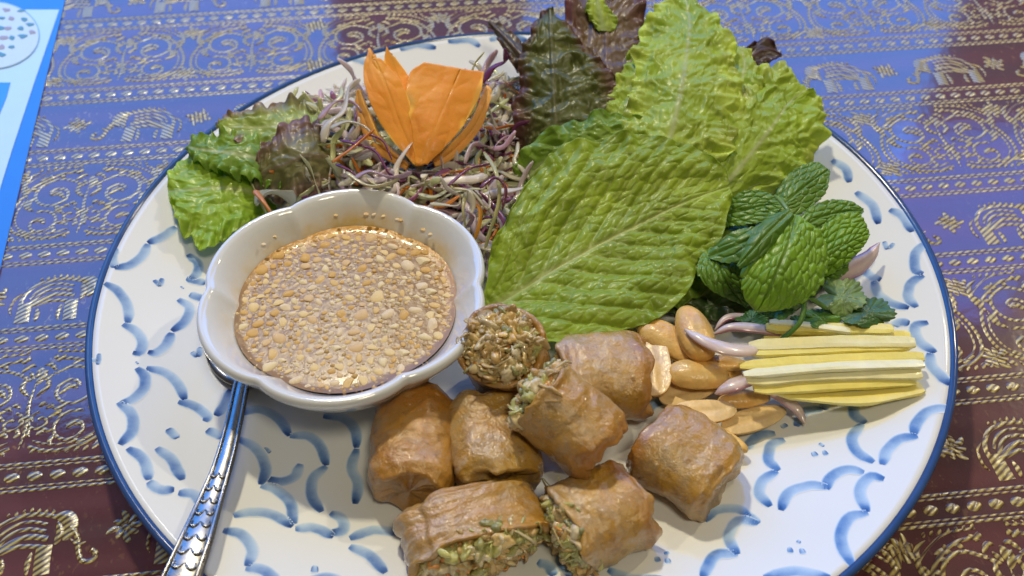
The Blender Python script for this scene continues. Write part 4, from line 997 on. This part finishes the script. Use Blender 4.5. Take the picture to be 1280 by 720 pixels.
gl = [((958, 410, 21.5), (1040, 411, 22), (1118, 413, 22.5), .0046, .0024, GY, 'farthest ginger matchstick, half covered by the dark coriander leaf'),
 ((964, 402, 23), (1010, 407, 23), (1060, 414, 23), .0026, .0016, GC, 'short pale ginger matchstick under the coriander stem'),
 ((934, 431, 22.5), (1040, 428, 24.5), (1146, 427, 25), .0044, .0022, GC, 'second ginger matchstick from the coriander, running the full bundle length'),
 ((936, 443, 22), (1040, 437, 23.5), (1135, 432, 24), .0034, .0020, GY, 'yellow ginger matchstick just above the dark gap in the bundle'),
 ((945, 452, 18.5), (1040, 449, 19.5), (1128, 446, 21), .0030, .0018, GC, 'thin ginger matchstick down inside the gap of the bundle'),
 ((929, 456, 22), (1040, 450, 23.5), (1154, 447, 24), .0040, .0022, GY, 'ginger matchstick just below the dark gap in the bundle'),
 ((932, 466, 24.5), (1040, 459, 25.5), (1157, 455, 24.5), .0036, .0018, GC, 'palest ginger matchstick lying on top of the bundle'),
 ((936, 476, 23), (1040, 468, 23.5), (1153, 465, 23), .0046, .0020, GC, 'broad pale ginger matchstick in the near half of the bundle'),
 ((938, 485, 21.5), (1040, 480, 22), (1150, 474, 21.5), .0050, .0020, GY, 'broad yellow ginger matchstick second nearest the camera'),
 ((968, 488, 19.5), (1068, 498, 19.5), (1147, 484, 19.5), .0060, .0018, GY, 'wide bowed ginger slice nearest the camera at the bundle\'s front'),
 ((950, 424, 17.5), (1040, 422, 18.5), (1130, 420, 20), .0040, .0024, GY, 'buried ginger matchstick beneath the far side of the bundle'),
 ((950, 470, 16.5), (1050, 466, 17.5), (1135, 464, 18.5), .0050, .0024, GY, 'buried ginger matchstick beneath the near side of the bundle'),
 ((960, 440, 16.5), (1050, 438, 17.5), (1120, 436, 19), .0046, .0024, GY, 'lowest ginger matchstick under the middle of the bundle')]
for i, (a, b, c, w, h, cl, lb) in enumerate(gl):
    rj = R0(300+i).uniform(-1, 1, 4); a = (a[0]+7*rj[0], a[1]+2.2*rj[1], a[2]); c = (c[0]+8*rj[2], c[1]+2.4*rj[3], c[2])
    q = mm([a, b, c]); strip('ginger_matchstick', lb, 'ginger strip', q[0], q[1], q[2], w, h, cl, GINGER, 'ginger matchsticks at the plate\'s right', 60+i, roll=.15*math.sin(i*2.3))

# ------------------------------------------------------------------ shallot slices
def shallot(label, pts, w, h, seed, purple=.5, roll=.2):
    p = cr(mm(pts), 30); org = p[15].copy(); p = p-org; n = 30; u = np.linspace(0, 1, n)
    T, S, Nn = frames(p); k = 14; v = []; cc = []
    h = h*.66
    W_ = w*1.0*np.interp(u, [0, .15, .5, .85, 1], [.08, .55, 1, .95, .70])
    c, s = math.cos(roll), math.sin(roll)
    for i in range(n):
        A_ = S[i]*c+Nn[i]*s; B_ = -S[i]*s+Nn[i]*c
        for j in range(k):
            a = j/k*2*math.pi; x = math.cos(a); y = math.sin(a)
            lay = 1+.06*math.sin(x*9)
            v.append(p[i]+A_*x*W_[i]/2+B_*(y*h/2*lay*min(1, W_[i]/w*1.6)-.25*h*x*x))
            pu = np.clip((abs(x)-.62)/.35, 0, 1)*purple+purple*.25*(.5+.5*math.sin(x*8+seed))+.35*purple*float(np.clip(fbm(np.array(u[i]*3), np.array(x+seed), seed), 0, 1))
            cc.append(np.array((.74, .63, .60))*(1-pu)+np.array((.30, .07, .14))*pu)
    f = [tuple(reversed(q)) for q in gridf(n, k, wrapv=True)]+[tuple(range(k)), tuple(reversed(range((n-1)*k, n*k)))]
    o = mesh('shallot_slice', v, f, ONION, None, attrs={'tint': np.array(cc)}, loc=tuple(org)); tag(o, label, 'shallot slice', 'slices of red shallot'); return o
shallot('pale pointed shallot slice lying across the whole peanuts, ending at the ginger', [(856, 411, 25), (885, 427, 26), (915, 436, 25), (945, 436, 22)], .0068, .0030, 1, .22)
shallot('purple-edged shallot slice behind the pale one, under the coriander', [(890, 418, 17), (915, 408, 20), (950, 410, 20), (975, 415, 19)], .0052, .0026, 2, .75)
shallot('dark striped shallot slice tucked behind the pale pointed slice', [(893, 412, 15), (910, 396, 17), (940, 395, 17)], .0034, .0020, 3, 1.0)
shallot('short shallot slice with purple lower edge poking out left of the ginger', [(893, 492, 16), (912, 482, 19), (940, 472, 20)], .0064, .0028, 4, .75)
shallot('thin pointed shallot slice jutting out below the ginger toward the camera', [(1007, 531, 12.5), (997, 512, 14), (982, 498, 16), (960, 485, 16)], .0046, .0020, 5, .55)
shallot('curved purple shallot slice lying on the plate right of the mint', [(1100, 303, 24), (1086, 322, 23), (1058, 339, 22), (1025, 346, 21)], .0072, .0034, 6, .95, .5)
shallot('slim shallot sliver just visible behind the dark coriander leaf', [(1055, 362, 19), (1078, 372, 20), (1100, 388, 20)], .0034, .0020, 7, .6)

# ------------------------------------------------------------------ peanuts
def peanut(label, cx, cy, z, Lpx, Wmm, Hmm, deg, whole=False, seed=0, lift=0, tiltx=0.0, flat_up=False, side=False):
    c = P(cx, cy, z*.001); a = math.radians(deg)
    e0 = P(cx-math.cos(a)*Lpx/2, cy+math.sin(a)*Lpx/2, z*.001); e1 = P(cx+math.cos(a)*Lpx/2, cy-math.sin(a)*Lpx/2, z*.001)
    X = e1-e0; Ln = np.linalg.norm(X); X /= Ln; Z = np.array([0, 0, 1.]); Y = np.cross(Z, X)
    if tiltx: ct, st = math.cos(tiltx), math.sin(tiltx); Y, Z = Y*ct+Z*st, -Y*st+Z*ct
    nu, nv = 34, 44; v = []; cc = []
    for i in range(nu):
        t = i/(nu-1); x = -math.cos(t*math.pi)
        prof = math.sin(t*math.pi)**.80*(1-.12*x)
        for j in range(nv):
            b = j/nv*2*math.pi; y = math.cos(b); zz = math.sin(b)
            if whole:
                g = 1-.09*math.exp(-((zz)/.10)**2)*(1 if abs(y) > .2 else 0)-.05*math.exp(-((y)/.09)**2)*(zz > 0)
                yy, z2 = y*g, zz*g
            else:
                if zz < 0: z2 = zz*.10+(.16*math.exp(-(y/.22)**2)*max(0, 1-abs(x+.1)**3*1.6))-(.16*math.exp(-((x-.86)/.10)**2)*math.exp(-(y/.4)**2)); yy = y
                else: yy = y; z2 = zz*(1-.05*math.exp(-(y/.10)**2))
            if flat_up: z2 = -z2
            wob = 1+.05*float(fbm(np.array(x*2.+seed), np.array(y*2.), seed, 2))
            v.append(X*x*Ln/2+Y*yy*prof*Wmm*.0005*wob+Z*z2*prof*Hmm*.0005*(2 if not whole else 1)*wob)
            m = float(np.clip(.5+.9*fbm(np.array(x*1.7+seed*3), np.array(y*1.7+zz), seed+1, 3), 0, 1))
            col = np.array((.76, .41, .085))*(1-m)+np.array((.84, .57, .20))*m
            if flat_up and zz < 0: col = np.array((.84, .60, .28))
            if x > .86: col = col*.86
            cc.append(col)
    f = [tuple(reversed(q)) for q in gridf(nu, nv, wrapv=True)]
    o = mesh('peanut_kernel', v, f if not flat_up else [tuple(reversed(q)) for q in f], NUT, None, attrs={'tint': np.array(cc)}, loc=tuple(c))
    tag(o, label, 'peanut', 'roasted peanuts between the rolls and the ginger'); return o
peanut('half peanut standing almost upright against the scorched roll end', 817, 452, 15, 82, 11.5, 4.2, 97, seed=1, tiltx=-.35, flat_up=True)
peanut('plump whole peanut half hidden under the romaine leaf tip', 838, 428, 14, 92, 12.5, 9, -32, True, 2)
peanut('rounded whole peanut standing on the others behind the pale shallot', 868, 416, 20, 70, 12.5, 9.5, 112, True, 3)
peanut('smooth convex peanut half in the middle of the peanut pile', 873, 470, 15, 78, 11.5, 4.6, -4, False, 4)
peanut('peanut half with its flat cut face up, under the smooth middle one', 860, 489, 11.5, 74, 9.0, 3.6, 14, False, 5, flat_up=True)
peanut('broad split peanut right behind the right-hand roll piece', 880, 514, 14.5, 82, 9.5, 4.2, 4, False, 6, flat_up=True)
peanut('narrow peanut half on its edge just below the pale shallot', 907, 455, 15, 62, 6.0, 2.4, -6, False, 7)
peanut('slim peanut half on its edge left of the ginger front corner', 930, 500, 12.5, 66, 6.5, 2.6, 6, False, 8)
peanut('long peanut half at the pile\'s right end, its nub toward the ginger', 943, 523, 12, 82, 8.6, 4.0, 17, False, 9, flat_up=True)
peanut('peanut half sticking out under the far edge of the right-hand roll piece', 897, 545, 12, 84, 6.6, 3.2, -27, False, 10)
peanut('small piece of peanut wedged between the shallot slices', 905, 468, 12, 44, 7.0, 3.0, 8, False, 12)

# ------------------------------------------------------------------ carved carrot flower
def petal(parent, name, poly_l, poly_m, poly_r, th, col, seed):
    return leaf(name, None, None, poly_l, poly_m, poly_r, 60, 60, CARROT, col=col, edge=(.92, .46, .05), edgew=.10, crinkle=.0003, blister=.00025, cell=.008, ribw=.0009, ribh=-.0003, rib=(.78, .30, .015), vein=.0, thick=th, seed=seed, parent=parent)
car = empty('carved_carrot_flower', P(522, 200, .026), 'carved orange carrot flower standing in the shredded salad behind the bowl', 'carrot flower')
OC = ((.80, .27, .006), (.88, .36, .014))
petal(car, 'petal', [(520, 207, 30), (488, 172, 37), (464, 130, 44), (455, 92, 49), (464, 62, 53)], [(523, 207, 30), (504, 165, 38), (488, 120, 46), (476, 90, 50), (468, 74, 52)], [(526, 206, 30), (520, 160, 38), (506, 115, 46), (494, 96, 49), (478, 76, 52)], .0026, OC, 50)
petal(car, 'petal', [(522, 206, 30), (506, 160, 38), (490, 115, 46), (480, 85, 50), (483, 60, 54)], [(525, 206, 30), (518, 160, 37), (505, 120, 44), (495, 92, 48), (487, 70, 52)], [(528, 205, 30), (534, 160, 36), (525, 125, 42), (512, 100, 46), (492, 74, 51)], .0026, OC, 51)
petal(car, 'petal', [(521, 207, 31), (516, 165, 38), (508, 125, 44), (512, 94, 48), (530, 80, 50)], [(526, 207, 31), (540, 170, 38), (556, 132, 43), (568, 105, 46), (575, 88, 48)], [(532, 205, 31), (560, 180, 35), (584, 150, 38), (600, 118, 42), (603, 92, 45)], .0026, ((.78, .26, .006), (.84, .34, .014)), 52)
petal(car, 'petal', [(540, 200, 28), (560, 182, 32), (585, 155, 35), (602, 122, 38), (610, 108, 40)], [(542, 204, 27), (566, 187, 30), (590, 160, 33), (606, 130, 37), (612, 110, 40)], [(544, 208, 26), (572, 192, 28), (596, 165, 31), (610, 136, 36), (614, 112, 40)], .0020, ((.80, .34, .05), (.84, .42, .10)), 53)
petal(car, 'petal', [(512, 205, 28), (480, 178, 33), (462, 142, 38), (450, 112, 42)], [(510, 208, 27), (474, 180, 31), (456, 145, 36), (448, 114, 41)], [(508, 212, 26), (468, 186, 29), (450, 150, 34), (446, 118, 40)], .0020, ((.80, .34, .05), (.84, .42, .10)), 54)

# ------------------------------------------------------------------ shredded salad
KC = {'purple': [(.34, .08, .22), (.44, .16, .32), (.26, .06, .18)], 'white': [(.86, .82, .64), (.80, .80, .50), (.90, .84, .76), (.74, .76, .40), (.86, .76, .80)], 'carrot': [(.80, .30, .03), (.76, .26, .02)], 'pink': [(.72, .50, .58), (.78, .64, .66)]}
def shredpath(r, cx, cy, z, Lm, curl=.6):
    c = P(cx, cy, z*.001); a = r.rand()*math.pi*2; d = np.array([math.cos(a), math.sin(a), (r.rand()-.5)*.7]); pts = [c-d*Lm/2]
    for i in range(4):
        d = d+r.normal(size=3)*curl*np.array([1, 1, .6]); d /= np.linalg.norm(d); pts.append(pts[-1]+d*Lm/4)
    return cr(pts, 16)
r = R0(77)
zones = [((345, 655), (95, 262))]
def inside(x, y):
    if 460 < x < 602 and y < 214: return False
    if 345 < x < 470 and max(118, 165-(x-345)*.6) < y < 245: return True
    if 470 <= x < 640 and 150 < y < 262: return True
    if 560 < x < 655 and 100 < y < 330 and x < 655-(y-200)*.35: return True
    return False
def zmound(x, y):
    return 22+16*math.exp(-((x-500)/120)**2-((y-170)/70)**2)
for kind, cnt, lab in (('white', 640, 'pale green and white cabbage shreds heaped behind the sauce bowl'), ('purple', 170, 'purple cabbage shreds mixed through the salad heap'), ('carrot', 110, 'orange carrot threads mixed through the salad heap')):
    A = Acc(); k = 0
    while k < cnt:
        x = 345+r.rand()*310; y = 92+r.rand()*235
        if not inside(x, y): continue
        k += 1
        p = shredpath(r, x, y, zmound(x, y)*(.5+.42*r.rand())*(.62 if 455 < x < 600 and y < 205 else 1)+1, .012+.018*r.rand(), .42)
        if (np.hypot(p[:, 0]-BX, p[:, 1]-BY).min() < .0500) and p[np.hypot(p[:, 0]-BX, p[:, 1]-BY) < .0500, 2].min() < .0465: k -= 1; continue
        if np.hypot(p[:, 0], p[:, 1]).max() > .143: k -= 1; continue
        w = (.0024 if kind != 'carrot' else .0014)*(.5+.9*r.rand())
        v, f = tube(p, w*1.15, w*.30, 6, roll=np.linspace(0, r.normal()*2, 16)+r.rand()*3, taper=np.interp(np.linspace(0, 1, 16), [0, .1, .9, 1], [.4, 1, 1, .4]))
        cs = KC[kind] if kind != 'purple' else KC['purple']+KC['pink']
        A.add(v, f, np.array(cs[r.randint(len(cs))])*(.8+.35*r.rand()))
    o = A.build('shredded_%s' % ('cabbage' if kind != 'carrot' else 'carrot'), SHRED); tag(o, lab, 'shredded salad', None, 'stuff')
def shred(label, pts, w, col, group, h=None):
    p = cr(mm(pts), 26); org = p[13].copy(); v, f = tube(p-org, w, h or w*.5, 8, roll=np.linspace(0, 1.6, 26), taper=np.interp(np.linspace(0, 1, 26), [0, .08, .92, 1], [.45, 1, 1, .4]))
    o = mesh('vegetable_shred', v, f, SHRED, None, attrs={'tint': np.tile(np.array(col), (len(v), 1))*(1+.25*fbm(np.repeat(np.linspace(0, 5, 26), 8), np.tile(np.arange(8)*.3, 26), 7)[:, None])}, loc=tuple(org)); tag(o, label, 'vegetable shred', group)
G = 'long shreds lying on top of the salad'
shred('looping purple cabbage shred left of the carrot flower\'s foot', [(425, 175, 44), (445, 180, 46), (470, 190, 45), (485, 215, 42), (500, 228, 38)], .0018, (.25, .05, .16), G)
shred('arched purple cabbage shred nearest the left side of the carrot', [(432, 192, 44), (455, 170, 47), (478, 176, 46), (490, 200, 43)], .0015, (.30, .08, .20), G)
shred('purple cabbage shred hanging over the bowl rim behind the sauce', [(420, 205, 42), (440, 215, 43), (452, 232, 40)], .0016, (.28, .07, .18), G)
shred('straight orange carrot shred crossing the salad toward the carrot flower', [(415, 203, 44), (440, 185, 47), (468, 162, 48)], .0018, (.82, .32, .05), G)
shred('broad white cabbage rib left of the carrot flower', [(404, 178, 40), (410, 155, 43), (428, 140, 43), (436, 112, 41), (450, 100, 40)], .0040, (.80, .74, .62), G, .0014)
shred('pinkish cabbage strip curling behind the broad white rib', [(398, 150, 38), (418, 128, 41), (440, 128, 41), (452, 140, 42)], .0034, (.66, .46, .52), G, .0010)
shred('pale cabbage strip lying flat over the salad left of the carrot flower', [(412, 160, 44), (435, 152, 46), (458, 160, 45), (470, 178, 44)], .0032, (.74, .70, .58), G, .0009)
shred('lilac-edged cabbage strip just behind the bowl rim', [(440, 225, 42), (462, 214, 44), (490, 222, 43), (515, 216, 42)], .0030, (.60, .44, .54), G, .0009)
shred('curved white cabbage shred lying across the bowl\'s far side', [(432, 215, 43), (460, 232, 42), (485, 230, 42), (500, 222, 42)], .0022, (.66, .62, .42), G)
shred('long pale cabbage shred bending down between bowl and romaine leaf', [(605, 190, 36), (620, 215, 37), (624, 250, 33), (612, 290, 27), (604, 322, 20)], .0020, (.60, .58, .28), G)
shred('orange carrot shred curving down beside the bowl\'s right rim', [(588, 245, 34), (600, 262, 33), (598, 285, 29), (590, 305, 24)], .0020, (.84, .42, .06), G)
shred('tangled white cabbage shred between bowl and carrot shred', [(565, 235, 37), (590, 240, 37), (610, 262, 34), (612, 240, 35)], .0018, (.64, .58, .38), G)
shred('second pale shred falling over the bowl\'s right rim', [(582, 240, 35), (579, 262, 34), (582, 285, 29)], .0016, (.60, .55, .26), G)
shred('short carrot shred leaning on the bowl\'s far left rim', [(318, 238, 32), (328, 250, 32), (340, 268, 30)], .0026, (.78, .34, .10), G)
shred('flat piece of white cabbage behind the bowl\'s far left rim', [(318, 250, 27), (340, 240, 30), (370, 250, 28)], .0105, (.62, .62, .50), G, .0016)
shred('purple cabbage shred curling round the white piece beside the romaine', [(600, 235, 38), (618, 222, 39), (632, 235, 36), (628, 262, 31)], .0020, (.24, .06, .14), G)
shred('thin purple thread under the carrot flower\'s right petal', [(560, 232, 38), (585, 212, 40), (612, 205, 38)], .0016, (.30, .09, .20), G)
